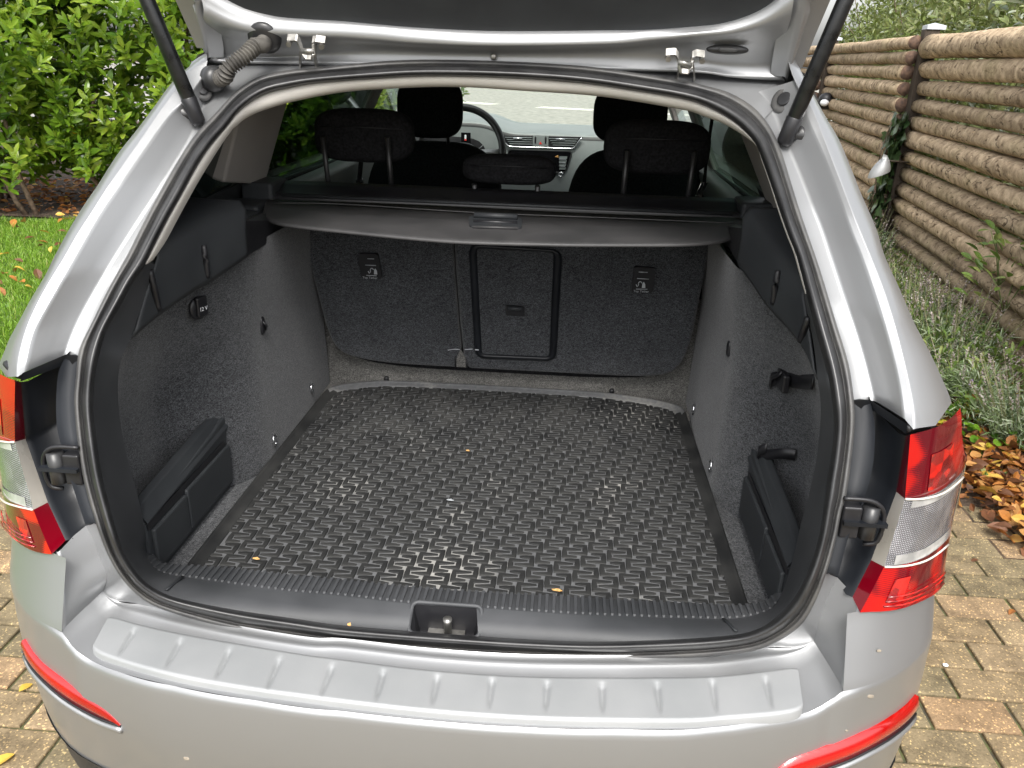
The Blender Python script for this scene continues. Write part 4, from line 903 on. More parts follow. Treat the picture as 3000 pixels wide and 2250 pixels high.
# ---- corner skin between tail light, crease and wheel arch side
for sg in (-1, 1):
    bot = (q('I', (1140, 640), (1300, 613), (1450, 563), (1600, 483), (1712, 374)) if sg > 0 else q('G', (355, 266), (280, 241), (200, 193), (110, 113), (35, 12)))
    tz_ = [hbody(p) for p in resample(bot, 14)]; ss = np.array([abs(a[0]) for a in tz_]); zz = np.array([a[1] for a in tz_]); o_ = np.argsort(ss); ss, zz = ss[o_], zz[o_]
    cols = np.concatenate([np.linspace(SC, ss[-1], 24), np.linspace(ss[-1], ss[-1]+.12, 6)[1:], np.linspace(ss[-1]+.2, 2.6, 10)])
    topz = lambda s: float(np.interp(s, ss, zz)) if s <= ss[-1] else float(np.interp(s, [ss[-1], ss[-1]+.10, ss[-1]+.20, 3], [zz[-1], zz[-1]+.0, .84, .90]))
    rws = []
    for f in np.linspace(0, 1, 14):
        rws.append(np.array([body(sg*s, .618-.0*f+(topz(s)-.618)*f, .0) for s in cols]))
    v_, f_ = loft(rws)
    part('rear_corner', (v_, f_), 'silver', bump)
# ---- D pillars
for sg in (-1, 1):
    if sg < 0:
        r4p = [(697, 262), (655, 305), (619, 344), (588, 375), (556, 416), (511, 488), (452, 592), (407, 678), (371, 750), (316, 849), (267, 949), (240, 1003), (228, 1044)]
        r3 = [(640, 240), (600, 300), (565, 398), (520, 479), (452, 588), (398, 669), (344, 750), (289, 840), (244, 922), (212, 990), (194, 1039)]
        r2 = [(600, 215), (545, 290), (497, 335), (425, 434), (353, 538), (289, 633), (222, 750), (158, 863), (108, 953), (90, 1003), (77, 1066), (72, 1090)]
        r1 = [(608, 178), (552, 212), (520, 258), (470, 325), (420, 398), (366, 475), (316, 547), (267, 624), (226, 687), (190, 750), (154, 809), (118, 872), (86, 940), (68, 994), (54, 1057), (52, 1104)]
        r0 = [(606, 155), (549, 199), (502, 244), (452, 312), (398, 384), (344, 452), (289, 538), (240, 610), (199, 678), (160, 750), (131, 809), (90, 877), (54, 944), (27, 994), (9, 1039), (-6, 1070)]
    else:
        r4p = [(2136, 271), (2199, 307), (2240, 348), (2271, 398), (2294, 457), (2316, 529), (2344, 619), (2389, 750), (2407, 804), (2452, 953), (2486, 1066), (2502, 1173)]
        r3 = [(2220, 270), (2265, 330), (2290, 400), (2312, 447), (2344, 520), (2380, 610), (2407, 678), (2430, 750), (2470, 872), (2506, 976), (2533, 1066), (2552, 1139), (2560, 1174)]
        r2 = [(2330, 235), (2344, 280), (2375, 362), (2425, 475), (2461, 570), (2497, 674), (2527, 750), (2574, 886), (2606, 994), (2633, 1103), (2646, 1180), (2651, 1228)]
        r1 = [(2310, 180), (2325, 230), (2375, 312), (2407, 389), (2438, 470), (2470, 552), (2506, 646), (2549, 750), (2588, 849), (2619, 949), (2646, 1057), (2665, 1148), (2674, 1202), (2676, 1258)]
        r0 = [(2318, 155), (2345, 205), (2380, 271), (2420, 344), (2457, 407), (2488, 479), (2524, 570), (2565, 664), (2592, 750), (2633, 840), (2678, 944), (2732, 1048), (2777, 1148), (2788, 1180)]
    N_ = 60
    A4 = r4at(resample(r4p, N_)); A3 = np.array([hg(p, .022) for p in resample(r3, N_)])
    A2 = np.array([hg(p, -.040) for p in resample(r2, N_)]); A1 = np.array([hg(p, -.046) for p in resample(r1, N_)])
    A0 = []
    for i, p in enumerate(resample(r0, N_)):
        f = i/(N_-1.); A0.append(hg(p, -.015+.035*f))
    A0 = np.array(A0); r1_, r0_p = resample(r1, N_), resample(r0, N_); A5 = []
    for i in range(N_):
        f = i/(N_-1.); pm = r1_[i]*.42+r0_p[i]*.58+np.array([0, (34 if sg > 0 else 20)*max(0, (f-.86)/.14)]); A5.append(hg(pm, -.036+.012*f))
    A5 = np.array(A5); As = A0+np.array([sg*.02, .22, -.004]); Ass = As+np.array([sg*.03, .5, .01])
    if sg < 0: pass
    m12 = A2*.5+A1*.5
    rr = [A4, A4*.5+A3*.5+np.array([0, .004, 0]), A3*.88+A4*.12, A3, A3*.85+A2*.15+np.array([0, .004, 0]), A3*.5+A2*.5+np.array([0, .003, 0]), A3*.1+A2*.9, A2, A2*.93+A1*.07, m12, A1*.94+A2*.06, A1, A1*.94+A0*.06+np.array([0, -.002, 0]), A5, A0, As, Ass]
    part('quarter_panel', loft(rr), 'silver', label='%s silver rear pillar and gutter' % ('left' if sg < 0 else 'right'))
    # dark cap between pillar and channel
    if sg > 0: capp = [(2502, 1172), (2549, 1171), (2658, 1243), (2655, 1272), (2562, 1205), (2504, 1196)]
    else: capp = [(227, 1043), (194, 1038), (66, 1093), (60, 1118), (175, 1075), (225, 1068)]
    P = [hg(capp[0], .008), hg(capp[1], .0), hg(capp[2], -.048), hg(capp[3], -.044), hg(capp[4], .012), hg(capp[5], .014)]
    part('channel_cap', (np.array(P), [(0, 1, 4, 5), (1, 2, 3, 4)]), 'gloss', label='black plastic cap at the top of the lamp channel')
    # rubber blank and strut ball on the gutter
    c = (592, 268) if sg < 0 else (2301, 294)
    P = hg(c, -.004); nrm = np.array([-sg*.55, -.7, .45]); nrm /= np.linalg.norm(nrm); u_, v_ = frame_of(nrm)
    gsz = .017 if sg < 0 else .024
    gr_ = part('blanking_plug', tube([P-nrm*.004, P+nrm*.002, P+nrm*.004], [gsz, gsz, gsz*.8], 22), 'rubber')
    part('plug_ring', tube([P+nrm*.003, P+nrm*.007, P+nrm*.0075], [gsz*.5, gsz*.5, gsz*.4], 18), 'rubber_glossy', gr_)
# ---- roof channel above the seal
ra = r4at(resample([(655, 305), (697, 262), (754, 226), (827, 208), (935, 197), (1113, 180), (1339, 175), (1588, 184), (1723, 194), (1859, 212), (2000, 235), (2068, 251), (2136, 271), (2199, 307), (2240, 348)], 80))
rb2 = [ony(p, .672) for p in resample([(545, 215), (600, 186), (700, 184), (827, 184), (935, 184), (1113, 172), (1339, 170), (1588, 178), (1723, 188), (1859, 205), (2000, 222), (2100, 232), (2200, 236), (2300, 238), (2335, 250)], 80)]
ra = np.array(ra); rb2 = np.array(rb2); rb3 = rb2+np.array([0, .03, .02]); 
part('roof_channel', loft([ra, ra*.6+rb2*.4+np.array([0, 0, .001]), rb2, rb3]), 'silver')
# ---- tailgate
def ytg(z): return .655-(z-1.43)*.62
def gate_at(x, h): # h metres up the open gate
    return np.array([x, ytg(1.43+h*.85), 1.43+h*.85])
tg = part('tailgate', loft([np.array([gate_at(x, h)+np.array([0, .075, .02]) for x in np.linspace(-.56-.12*max(h, 0), .56+.12*max(h, 0), 20)]) for h in (-.01, .15, .4, .7, 1.05)]), 'silver', label='raised silver tailgate with dark inner trim')
def ontg(p, off=0.): return hit(p, lambda P: P[1]-ytg(P[2])-off, .9, 2.6)
W_ = 90
L0 = q('A', (1347, 405), (1500, 410), (1800, 415), (2212, 423)) + [(1200, 194), (1500, 200), (1800, 206), (2050, 214)] + q('C', (300, 500), (500, 515), (660, 522))
L1 = q('A', (1372, 370), (1450, 385), (1800, 392), (2212, 398)) + [(1200, 184), (1500, 190), (1800, 196), (2050, 206)] + q('C', (300, 480), (500, 490), (640, 495))
L2 = q('A', (1366, 300), (1420, 345), (1700, 370), (2212, 330)) + [(1113, 140), (1226, 145), (1452, 151), (1768, 147), (1904, 140)] + q('C', (200, 390), (500, 400), (655, 380))
L25 = q('A', (1345, 180), (1450, 230), (1620, 260), (1900, 270), (2212, 285)) + [(1113, 133), (1226, 139), (1452, 145), (1768, 141), (1904, 132)] + q('C', (200, 275), (450, 270), (660, 250))
L3 = q('A', (1320, 60), (1430, 120), (1620, 190), (1900, 215), (2212, 225)) + [(1113, 112), (1226, 122), (1452, 130), (1768, 126), (1904, 115)] + q('C', (100, 215), (350, 190), (560, 110), (720, 0))
L35 = q('A', (1300, -20), (1480, 80), (1650, 130), (1900, 155), (2212, 165)) + [(1113, 82), (1226, 94), (1452, 108), (1768, 104), (1904, 92)] + q('C', (100, 195), (380, 140), (540, 70), (650, -10))
L4 = q('A', (1440, -20), (1520, 25), (1620, 67), (1800, 108), (2000, 125), (2212, 137)) + [(1113, 72), (1226, 81), (1452, 91), (1768, 89), (1904, 87)] + q('C', (100, 170), (250, 152), (400, 110), (520, 55), (610, -10))
def rl(L, off): return np.array([ontg(p, off) for p in resample(L, W_)])
t0, t1, t2, t25, t3, t35, t4 = rl(L0, .0), rl(L1, .006), rl(L2, .022), rl(L25, .010), rl(L3, -.022), rl(L35, -.010), rl(L4, .004)
part('inner_frame', loft([t0+np.array([0, .03, .02]), t0, t1, t1*.5+t2*.5+np.array([0, .006, 0]), t2, t25, t25*.5+t3*.5+np.array([0, -.010, 0]), t3, t35*.5+t3*.5+np.array([0, .002, 0]), t35, t4, t4+np.array([0, .02, .006])]), 'silver_inner', tg, label='painted inner frame along the lower edge of the tailgate')
# dark trim panel continuing up the gate
top = [t4+np.array([0, .0, 0])]
for h in (.25, .5, .8, 1.0):
    w = .47+.10*h; top.append(np.array([gate_at(x, h)+np.array([0, -.02*math.sin(math.pi*min(h, 1)), 0]) for x in np.linspace(-w, w, W_)]))
part('gate_trim', loft(top), 'plastic', tg, label='dark grey plastic trim on the inside of the tailgate')
# side edges of the gate, traced outline then running on up
for sg in (-1, 1):
    if sg < 0: e_out = q('A', (1350, 408), (1340, 330), (1290, 150), (1225, -30)); e_in = q('A', (1368, 372), (1366, 300), (1345, 180), (1300, -30))
    else: e_out = q('C', (675, 522), (742, 330), (800, 150), (865, -30)); e_in = q('C', (650, 495), (665, 380), (700, 200), (740, -20))
    eo = np.array([ontg(p, .004) for p in resample(e_out, 14)]); ei = np.array([ontg(p, .002) for p in resample(e_in, 14)])
    up_o = [gate_at(sg*(.60+.08*h), h) for h in (.3, .6, 1.0)]; up_i = [gate_at(sg*(.50+.08*h), h)+np.array([0, -.01, 0]) for h in (.3, .6, 1.0)]
    EO = resample(np.vstack([eo, up_o]), 50); EI = resample(np.vstack([ei, up_i]), 50); MI = EO*.5+EI*.5+np.array([0, -.018, 0])
    part('gate_edge', loft([EO+np.array([sg*.004, .05, 0]), EO, EO*.85+EI*.15+np.array([0, -.008, 0]), MI, EI+np.array([0, -.006, 0]), EI+np.array([-sg*.02, .008, 0])]), 'silver_inner', tg)
# fill between edge and trim so that no sky shows through
fillr = [np.array([gate_at(x, h)+np.array([0, .035, .01]) for x in np.linspace(-.55-.09*max(h, 0), .55+.09*max(h, 0), 20)]) for h in (.02, .3, .6, 1.03)]
part('gate_core', loft(fillr), 'silver', tg)
# ---- hinges
for c, k in (((875, 150), 0), ((2004, 172), 1)):
    H0 = lambda dx, dy, off=-.010: ontg((c[0]+dx, c[1]+dy), off)
    # two flanges with bolts, strap down to a pin, and two roof arms
    if k == 0: pts = dict(f1=(-32, -39), f1b=(-5, -39), d1=(3, -22), d2=(10, 0), d3=(22, 16), d4=(38, 16), d5=(46, 0), d6=(42, -34), f2b=(50, -36), f2=(78, -32))
    else: pts = dict(f1=(-53, -18), f1b=(-25, -20), d1=(-18, -8), d2=(-16, 10), d3=(-8, 34), d4=(12, 36), d5=(22, 20), d6=(24, -10), f2b=(34, -16), f2=(60, -12))
    hp_ = [H0(*pts[n_], o_-.022) for n_, o_ in (('f1', -.006), ('f1b', -.006), ('d1', -.012), ('d2', -.022), ('d3', -.03), ('d4', -.03), ('d5', -.022), ('d6', -.012), ('f2b', -.006), ('f2', -.006))]
    hg_ = part('hinge', ribbon(resample(hp_, 40, False), .013, (0, -.6, -.9), .0042), 'zinc', tg, False, label='bare metal hinge at the %s of the tailgate' % ('left' if k == 0 else 'right'))
    a_, b_ = H0(*pts['d2'], -.046), H0(*pts['d5'], -.046); part('hinge_pin', tube([a_, b_], .005, 12), 'zinc', tg)
    for nm in ('f1', 'f2'):
        dx = pts[nm]; dx = (dx[0]+(6 if nm == 'f1' else -8), dx[1]+13); P = H0(*dx, -.030); part('hinge_bolt', tube([P, P+np.array([0, -.008, -.004])], .0052, 6), 'zinc', tg, False)
    for s_, pp in ((-1, pts['d2']), (1, pts['d5'])):
        a_ = H0(pp[0]-(2 if s_ < 0 else -4), pp[1]-16, -.016); foot = H0(pp[0]-8 if s_ < 0 else pp[0]+14, pp[1]+62, -.0)
        pth = [a_, a_*.4+foot*.6+np.array([-s_*.002, -.006, 0]), foot+np.array([0, .02, -.01])]
        part('hinge_arm', ribbon(resample(pth, 12), .003, (1, 0, 0), .010), 'zinc', tg, False)
bolt = ontg((1446, 166), .012); part('gate_bolt', superell(bolt, (.011, .008, .011)), 'zinc', tg)
pg = ontg(q('C', (290, 322))[0], .004); part('gate_plug', superell(pg, (.072, .012, .016), 2.2), 'rubber_glossy', tg); part('plug_centre', superell(pg+np.array([0, -.006, 0]), (.034, .008, .008), 3), 'rubber', tg)
# ---- gas struts
for sg in (-1, 1):
    ball = hg((573, 338) if sg < 0 else (2306, 397), -.012)
    pj = (430, -3) if sg < 0 else (2478, -3); d = ray(pj); tp_ = CAM+d*((.50-CAM[1])/d[1])
    dr = (tp_-ball)/np.linalg.norm(tp_-ball); end = ball+dr*.60
    st = part('gas_strut', tube([ball+dr*.018, ball+dr*.03, ball+dr*.60], [.008, .0125, .0125], 18), 'strut', label='black gas strut holding up the %s side of the tailgate' % ('left' if sg < 0 else 'right'))
    part('strut_socket', tube([ball-dr*.016, ball-dr*.010, ball+dr*.028, ball+dr*.034], [.008, .0125, .0135, .010], 14), 'black', st)
    part('ball_stud', tube([ball+np.array([sg*.024, .012, 0]), ball+np.array([sg*.017, .008, 0]), ball+np.array([sg*.016, .008, 0]), ball+np.array([-sg*.004, 0, 0])], [.016, .016, .008, .008], 14), 'rubber_glossy', st)
# ---- corrugated cable tube, left
ga = hg((622, 232), -.018); gb = ontg((776, 110), -.012)
pth = catmull([ga, ga+np.array([.03, -.02, .005]), onz((660, 195), 0)*0+ony((672, 198), .56), ony((722, 160), .575), ony((748, 135), .59), gb+np.array([0, -.012, -.012]), gb])
pth = resample(pth, 400, False); L_ = np.linspace(0, 1, 400)
rad = np.where((L_ > .12) & (L_ < .80), .0125+.0024*np.sin(L_*2*math.pi*27), .0135)
M['dustyrubber'] = textured('dusty_rubber_tube', (.045, .042, .038), (.12, .112, .098), 30, (.6, .8), .2, 200)
ct = part('cable_tube', tube(pth, rad, 18), 'dustyrubber', label='ribbed rubber cable tube between body and tailgate')
n1 = pth[20]-pth[0]; n1 /= np.linalg.norm(n1); part('tube_collar', tube([ga-n1*.002, ga+n1*.012, ga+n1*.022], [.023, .022, .015], 20), 'rubber_glossy', ct)
n2 = np.array([0, -.75, -.5]); n2 /= np.linalg.norm(n2); part('tube_flange', tube([gb-n2*.002, gb+n2*.004, gb+n2*.009], [.029, .029, .018], 22), 'rubber_glossy', ct)
# ================================================================== cabin
def wallc(P, sg): return sg*P[0]-(.70-.5*(P[2]-1.0))
def oncab(p, sg=-1): return hit(p, lambda P: wallc(P, sg), .5, 6)
def cab(y, z, sg, inset=0.): return np.array([sg*(.70-.5*(z-1.0)-inset), y, z])
for sg in (-1, 1):
    # glass behind each pillar
    def pane(name, quad, mat='tint'): return part(name, (np.array([cab(y, z, sg) for y, z in quad]), [(0, 1, 2, 3)]), mat, smooth=False)
    pane('quarter_window', [(.42, 1.10), (.90, 1.13), (1.02, 1.36), (.62, 1.34)])
    pane('door_window', [(1.08, 1.13), (1.95, 1.12), (1.95, 1.37), (1.10, 1.37)])
    pane('door_window', [(2.05, 1.11), (2.80, 1.09), (2.62, 1.36), (2.05, 1.37)], 'glass')
    # pillars
    def pil(name, quad, mat='taupe', th=.05):
        P = np.array([cab(y, z, sg, .012) for y, z in quad]); return bevel(part(name, plate(P, -.0+th, (sg, 0, .3)), mat, smooth=False), .006, 2)
    if sg < 0:
        cp = [oncab(p, -1) for p in ((668, 372), (617, 535), (741, 540), (838, 285))]; cp[0][2] += .03; cp[3][2] += .06
        P = np.array([c+np.array([.03, 0, 0]) for c in cp]); bevel(part('cabin_pillar', plate(P, .04, (-1, 0, .3)), 'taupe', smooth=False), .006, 2)
    else: pil('cabin_pillar', [(.72, 1.36), (.80, 1.08), (1.02, 1.06), (1.08, 1.40)], 'taupe')
    pil('cabin_pillar', [(1.92, 1.42), (1.93, .80), (2.05, .80), (2.05, 1.42)], 'taupe')
    pil('front_pillar', [(2.66, 1.43), (2.84, 1.05), (2.92, 1.05), (2.76, 1.43)], 'taupe')
    P = np.array([cab(y, z, sg, .006) for y, z in ((.66, 1.085), (.66, 1.15), (1.14, 1.185), (1.14, 1.085))]); part('window_sill', plate(P, .012, (sg, 0, .3)), 'dashblack', smooth=False)
    # door panels below the windows
    dp = [[cab(y, z, sg, i_) for y in np.linspace(1.06, 2.95, 12)] for z, i_ in ((1.13, .0), (1.125, .03), (1.10, .06), (1.0, .075), (.90, .13), (.6, .24))]
    d_ = part('door_panel', loft([np.array(r) for r in dp]), 'dash')
    for y0 in (1.42, 2.4):
        part('door_pull', superell(cab(y0, 1.015, sg, .085), (.02, .20, .10), 3), 'chrome', d_); part('handle_cup', superell(cab(y0+.01, 1.01, sg, .096), (.012, .13, .07), 3), 'black', d_)
    part('window_seal', tube([cab(1.06, 1.135, sg, .01), cab(2.9, 1.115, sg, .01)], .006, 6), 'dashblack', d_)
    # closed body side outside
    side = [np.array([(sg*x, y, z) for y in np.linspace(.95, 4.0, 14)]) for x, z in ((.60, 1.40), (.66, 1.36)) ]
    bs = [np.array([(sg*x, y, z) for y in np.linspace(.80, 4.0, 14)]) for x, z in ((.74, 1.10), (.80, 1.0), (.85, .85), (.86, .6), (.84, .3), (.80, .22))]
    part('body_side', loft(bs), 'silver')
    fl_ = [np.array([(sg*(x-.03*max(0, (.62-y)/.2)), y, z) for y in np.linspace(.46, 1.12, 10)]) for x, z in ((.845, .80), (.84, .86), (.82, .93), (.77, 1.0), (.71, 1.07), (.675, 1.11))]
    part('rear_flank', loft(fl_), 'silver')
    part('roof_rail', loft([np.array([(sg*x, y, z) for y in np.linspace(.72, 2.9, 14)]) for x, z in ((.60, 1.40), (.57, 1.445), (.50, 1.47))]), 'silver')
    for yc in (.98, 3.45):
        a = np.linspace(0, 2*math.pi, 33)[:-1]
        wv = [np.array([(sg*x, yc+r*math.cos(t), .30+r*math.sin(t)) for t in a]) for x, r in ((.66, .20), (.66, .30), (.80, .30), (.835, .28), (.835, .20))]
        wh = part('wheel', loft(wv, True), 'rubber'); part('rim', loft([np.array([(sg*x, yc+r*math.cos(t), .30+r*math.sin(t)) for t in a]) for x, r in ((.832, .20), (.815, .19), (.80, .05), (.80, .001))], True), 'alu', wh)
part('headliner', loft([np.array([(x, y, z-.05*abs(x/.55)**3) for x in np.linspace(-.56, .56, 16)]) for y, z in ((.70, 1.445), (1.0, 1.455), (1.8, 1.465), (2.5, 1.43), (2.62, 1.40))]), 'trimwhite')
part('roof', loft([np.array([(x, y, z-.05*abs(x/.55)**3) for x in np.linspace(-.56, .56, 16)]) for y, z in ((.70, 1.485), (1.0, 1.50), (1.8, 1.505), (2.5, 1.465), (2.66, 1.42))]), 'silver')
part('windscreen', loft([np.array([(x, y-.12*abs(x/.6)**2.5, z) for x in np.linspace(-w, w, 12)]) for w, y, z in ((.56, 2.66, 1.42), (.60, 3.05, 1.28), (.66, 3.50, 1.10))]), 'glass')
part('bonnet', loft([np.array([(x, y, z-.03*abs(x/.7)**2) for x in np.linspace(-.74, .74, 14)]) for y, z in ((3.45, 1.04), (3.8, 1.0), (4.15, .90), (4.32, .74), (4.36, .45))]), 'silver')
part('cabin_floor', box((0, 2.1, .33), (1.5, 3.8, .04)), 'dashblack', smooth=False)
part('bulkhead', box((0, 3.4, .70), (1.5, .04, .75)), 'dashblack', smooth=False)
part('boot_underside', box((0, .72, .50), (1.3, 1.0, .04)), 'dashblack', smooth=False)
# dashboard
dk = ony((1585, 387), 3.0); 
drow = [(2.98, .70), (2.98, .95), (2.985, 1.06), (3.0, 1.115), (3.0, 1.132), (3.02, 1.142), (3.12, 1.15), (3.35, 1.155), (3.50, 1.15)]
xs_ = np.linspace(-.66, .66, 60)
def hump(x): return .045*math.exp(-((x+.36)/.17)**4)
dv = []
for y, z in drow: dv.append(np.array([(x, y-(.03*math.exp(-((x+.36)/.2)**4) if z > 1.1 else 0), z+(hump(x) if z > 1.1 else 0)) for x in xs_]))
v, f = loft(dv); mi = [0 if (i//59) < 3 else (1 if (i//59) < 4 else 0) for i in range(len(f))]
dsh = part('dashboard', (v, f), 'dash', mats=['dash', 'dashblack'], mi=mi)
D3 = lambda x, y, off=0.: ony((1350+x/5.53, 380+y/5.53), 2.975-off)
vb = [D3(*p) for p in ((672, 95), (1985, 118), (1850, 275), (1790, 298), (800, 268), (730, 215))]
v1 = part('vent_panel', plate(np.array(vb), .004, (0, 1, 0)), 'black', dsh, False)
part('vent_surround', tube(resample([D3(*p, .004) for p in ((658, 105), (700, 190), (760, 255), (830, 275), (1300, 290), (1780, 305), (1850, 270), (1910, 190), (1960, 130))], 40), .0035, 8), 'chrome', v1)
for x0, x1, y0 in ((720, 1160, 100), (1425, 1900, 120)):
    for k in range(4):
        a_, b_ = D3(x0+k*22, y0+24+k*35, .003), D3(x1-(k*22 if x0 > 1000 else 0), y0+31+k*35, .003); part('vent_slat', tube([a_, b_], .0022, 6), 'dash', v1)
for a_, b_ in (((850, 138), (995, 140)), ((1540, 150), (1690, 155))): part('vent_tab', tube([D3(*a_, .006), D3(*b_, .006)], .004, 8), 'chrome', v1)
cpn = part('switch_panel', plate([D3(*p, .004) for p in ((1170, 92), (1422, 96), (1418, 268), (1162, 260))], .004, (0, 1, 0)), 'dash', v1, False)
part('hazard_button', plate([D3(*p, .006) for p in ((1290, 190), (1315, 235), (1268, 235))], .002, (0, 1, 0)), 'redlamp', cpn, False)
for x in (1210, 1375): part('vent_wheel', superell(D3(x, 165, .006), (.008, .006, .032), 3), 'black', cpn)
rp_ = roundrect([D3(*p, .002) for p in ((760, 318), (1810, 352), (1700, 700), (790, 660))], .02)
rd = part('radio', plate(rp_, .01, (0, 1, 0)), 'screen', dsh, False)
part('radio_frame', tube(cl(rp_), .0035, 8), 'dashblack', rd)
for k in range(4): part('radio_button', plate([D3(*p, .005) for p in ((1597, 430+k*57), (1725-k*8, 434+k*57), (1718-k*8, 474+k*57), (1592, 470+k*57))], .003, (0, 1, 0)), 'dash', rd, False)
for k in range(3): part('button_line', tube([D3(1592, 476+k*57, .008), D3(1705-k*8, 480+k*57, .008)], .0015, 6), 'printgrey', rd)
part('warning_mark', plate([D3(*p, .005) for p in ((1575, 412), (1582, 455), (1525, 436))], .002, (0, 1, 0)), 'orange', rd, False)
for p, r_ in (((1620, 725), .009), ((1497, 1075), .015)):
    c = D3(*p, .01); a = np.linspace(0, 2*math.pi, 24); part('control_knob', tube([c+np.array([r_*math.cos(t), 0, r_*math.sin(t)]) for t in a], .0028, 8, False), 'chrome', rd)
for p in ((1050, 1062), (1300, 1068)): part('toggle', superell(D3(*p, .01), (.006, .006, .012)), 'chrome', rd)
# instruments and wheel
ic = D3(330, 200, -.01); ins = part('instrument_cluster', superell(ic+np.array([-.13, .02, -.02]), (.34, .06, .15), 3), 'black', dsh)
part('display', plate([D3(*p, .045) for p in ((5, 45), (160, 50), (158, 235), (5, 225))], .004, (0, 1, 0)), 'screen', ins, False)
part('car_symbol', superell(D3(75, 120, .052), (.009, .002, .020), 3), 'whiteprint', ins); part('door_symbol', superell(D3(75, 165, .053), (.010, .002, .008), 3), 'redlamp', ins)
part('needle', tube([D3(268, 325, .045), D3(355, 255, .045)], .0012, 6), 'printgrey', ins)
wc = ony((1340, 430), 2.72); a = np.linspace(0, 2*math.pi, 60)
wc = np.array([-.335, 2.70, 1.075]); tz = np.array([math.cos(.4), 0, 0])
whl = part('steering_wheel', tube([wc+np.array([.185*math.cos(t), .18*math.sin(t)*.38, .18*math.sin(t)]) for t in a], .016, 14, False), 'rubber_glossy')
part('wheel_spoke', ribbon([wc+np.array([-.17, 0, 0]), wc+np.array([0, .02, -.01]), wc+np.array([.17, 0, 0])], .035, (0, .3, 1), .012), 'alu', whl)
part('wheel_boss', superell(wc+np.array([0, .0, -.02]), (.15, .06, .12), 3), 'dashblack', whl)
# front seats
def headrest(par, px0, px1, y, dep=.10, nm='headrest', e=3.4):
    a_, b_ = ony(px0, y), ony(px1, y); c = (a_+b_)/2; s_ = (abs(b_[0]-a_[0]), dep, abs(b_[2]-a_[2]))
    return part(nm, superell(c+np.array([0, .03, 0]), s_, e, 32, 22), 'fabric', par), c, s_
for sg, b0, b1, sh in ((-1, (1158, 225), (1352, 410), -.335), (1, (1744, 250), (1950, 428), .385)):
    seat = part('front_seat', superell((sh, 2.02, .82), (.50, .16, .72), 3.6, 36, 24, -.12), 'fabric')
    h_, c, s_ = headrest(seat, b0, b1, 1.98)
    for dx in (-.06, .06): part('headrest_post', tube([c+np.array([dx, .03, -.02]), c+np.array([dx, .05, -s_[2]/2-.08])], .006, 8), 'black', seat)
    part('seat_cushion', superell((sh, 2.32, .58), (.50, .52, .18), 3.2), 'fabric', seat)
# rear bench front side and its three headrests
bench = part('rear_bench', superell((0, 1.34, .86), (1.14, .12, .52), 5, 40, 20, -.2), 'fabric')
part('bench_cushion', superell((0, 1.55, .58), (1.2, .55, .2), 4), 'fabric', bench)
for b0, b1, posts in (((910, 314), (1207, 484), ((945, 400), (1135, 402))), ((1352, 451), (1626, 549), ((1390, 540), (1575, 545))), ((1775, 348), (2076, 520), ((1838, 440), (2035, 445)))):
    yy = 1.10
    h_, c, s_ = headrest(bench, b0, b1, yy, .09)
    for pp in posts:
        a_ = ony(pp, yy-.035); part('headrest_post', tube([a_, np.array([a_[0]+.0, yy+.01, 1.08])], .0065, 10), 'rubber_glossy', bench)
    zz = c[2]+s_[2]*.22; part('headrest_seam', tube([c+np.array([-s_[0]*.42, -.013, s_[2]*.16]), c+np.array([0, -.019, s_[2]*.18]), c+np.array([s_[0]*.42, -.013, s_[2]*.16])], .0015, 6), 'black', h_)
# belts with bright tongues
for px_, sg in ((((1058, 470), (1052, 535), (1062, 575))), -1), (((2070, 455), (2063, 545), (2042, 585)), 1):
    P = [ony(p, 1.30) for p in px_]; bt = part('seat_belt', ribbon([P[0]+np.array([sg*.02, .1, .10]), P[0], P[1]], .045, (0, 1, 0), .002), 'fabric')
    bevel(part('belt_tongue', ribbon([P[1]+np.array([0, 0, .01]), P[2]], .020, (1, 0, .2), .004), 'chrome', bt, False), .001)
# side edge plates inside right window area
part('centre_console', box((0, 2.3, .62), (.22, 1.2, .30)), 'dashblack', smooth=False)
# ================================================================== MAT IN THE BOOT
mat = thing('boot_mat', 'black rubber mat with interlocking S-shaped tread covering the boot floor', 'mat', (0, .75, .576))
MO = np.array([0, .75, .576])
back = [(-.493, 1.10), (-.485, 1.155), (-.44, 1.19), (-.36, 1.222), (-.25, 1.230), (0, 1.232), (.25, 1.228), (.36, 1.21), (.44, 1.185), (.485, 1.155), (.493, 1.10)]
outline = [(-.500, .285), (-.497, .7)] + back + [(.497, .7), (.500, .285)]
P = resample(np.array([(x, y, 0) for x, y in back]), 60)
edge = np.vstack([[(-.500, .262, 0)], [(-.497, .7, 0)], P, [(.497, .7, 0)], [(.500, .262, 0)]])
c0 = np.array([0, .75, 0])
def mrow(f, z): E_ = c0+(edge-c0)*f; E_[:, 1] = np.maximum(E_[:, 1], .262); E_[:, 2] = z; return E_
v = np.vstack([mrow(.985, .581)]); sheet = (np.vstack([v])-MO, [tuple(range(len(v)))])
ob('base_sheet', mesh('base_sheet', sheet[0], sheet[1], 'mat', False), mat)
v, f = loft([mrow(.950, .5812), mrow(.953, .5850), mrow(.980, .5852), mrow(.986, .590), mrow(.992, .592), mrow(1.0, .591), mrow(1.002, .576)])
rimo = ob('raised_rim', mesh('raised_rim', v-MO, f, mats=['tread', 'mat'], mi=[1 if v[x[0]][1] > 1.12 else 0 for x in f]), mat, 'raised rim round the edge of the boot mat')  # paler back rim: dust, plus reflected sky put into the colour
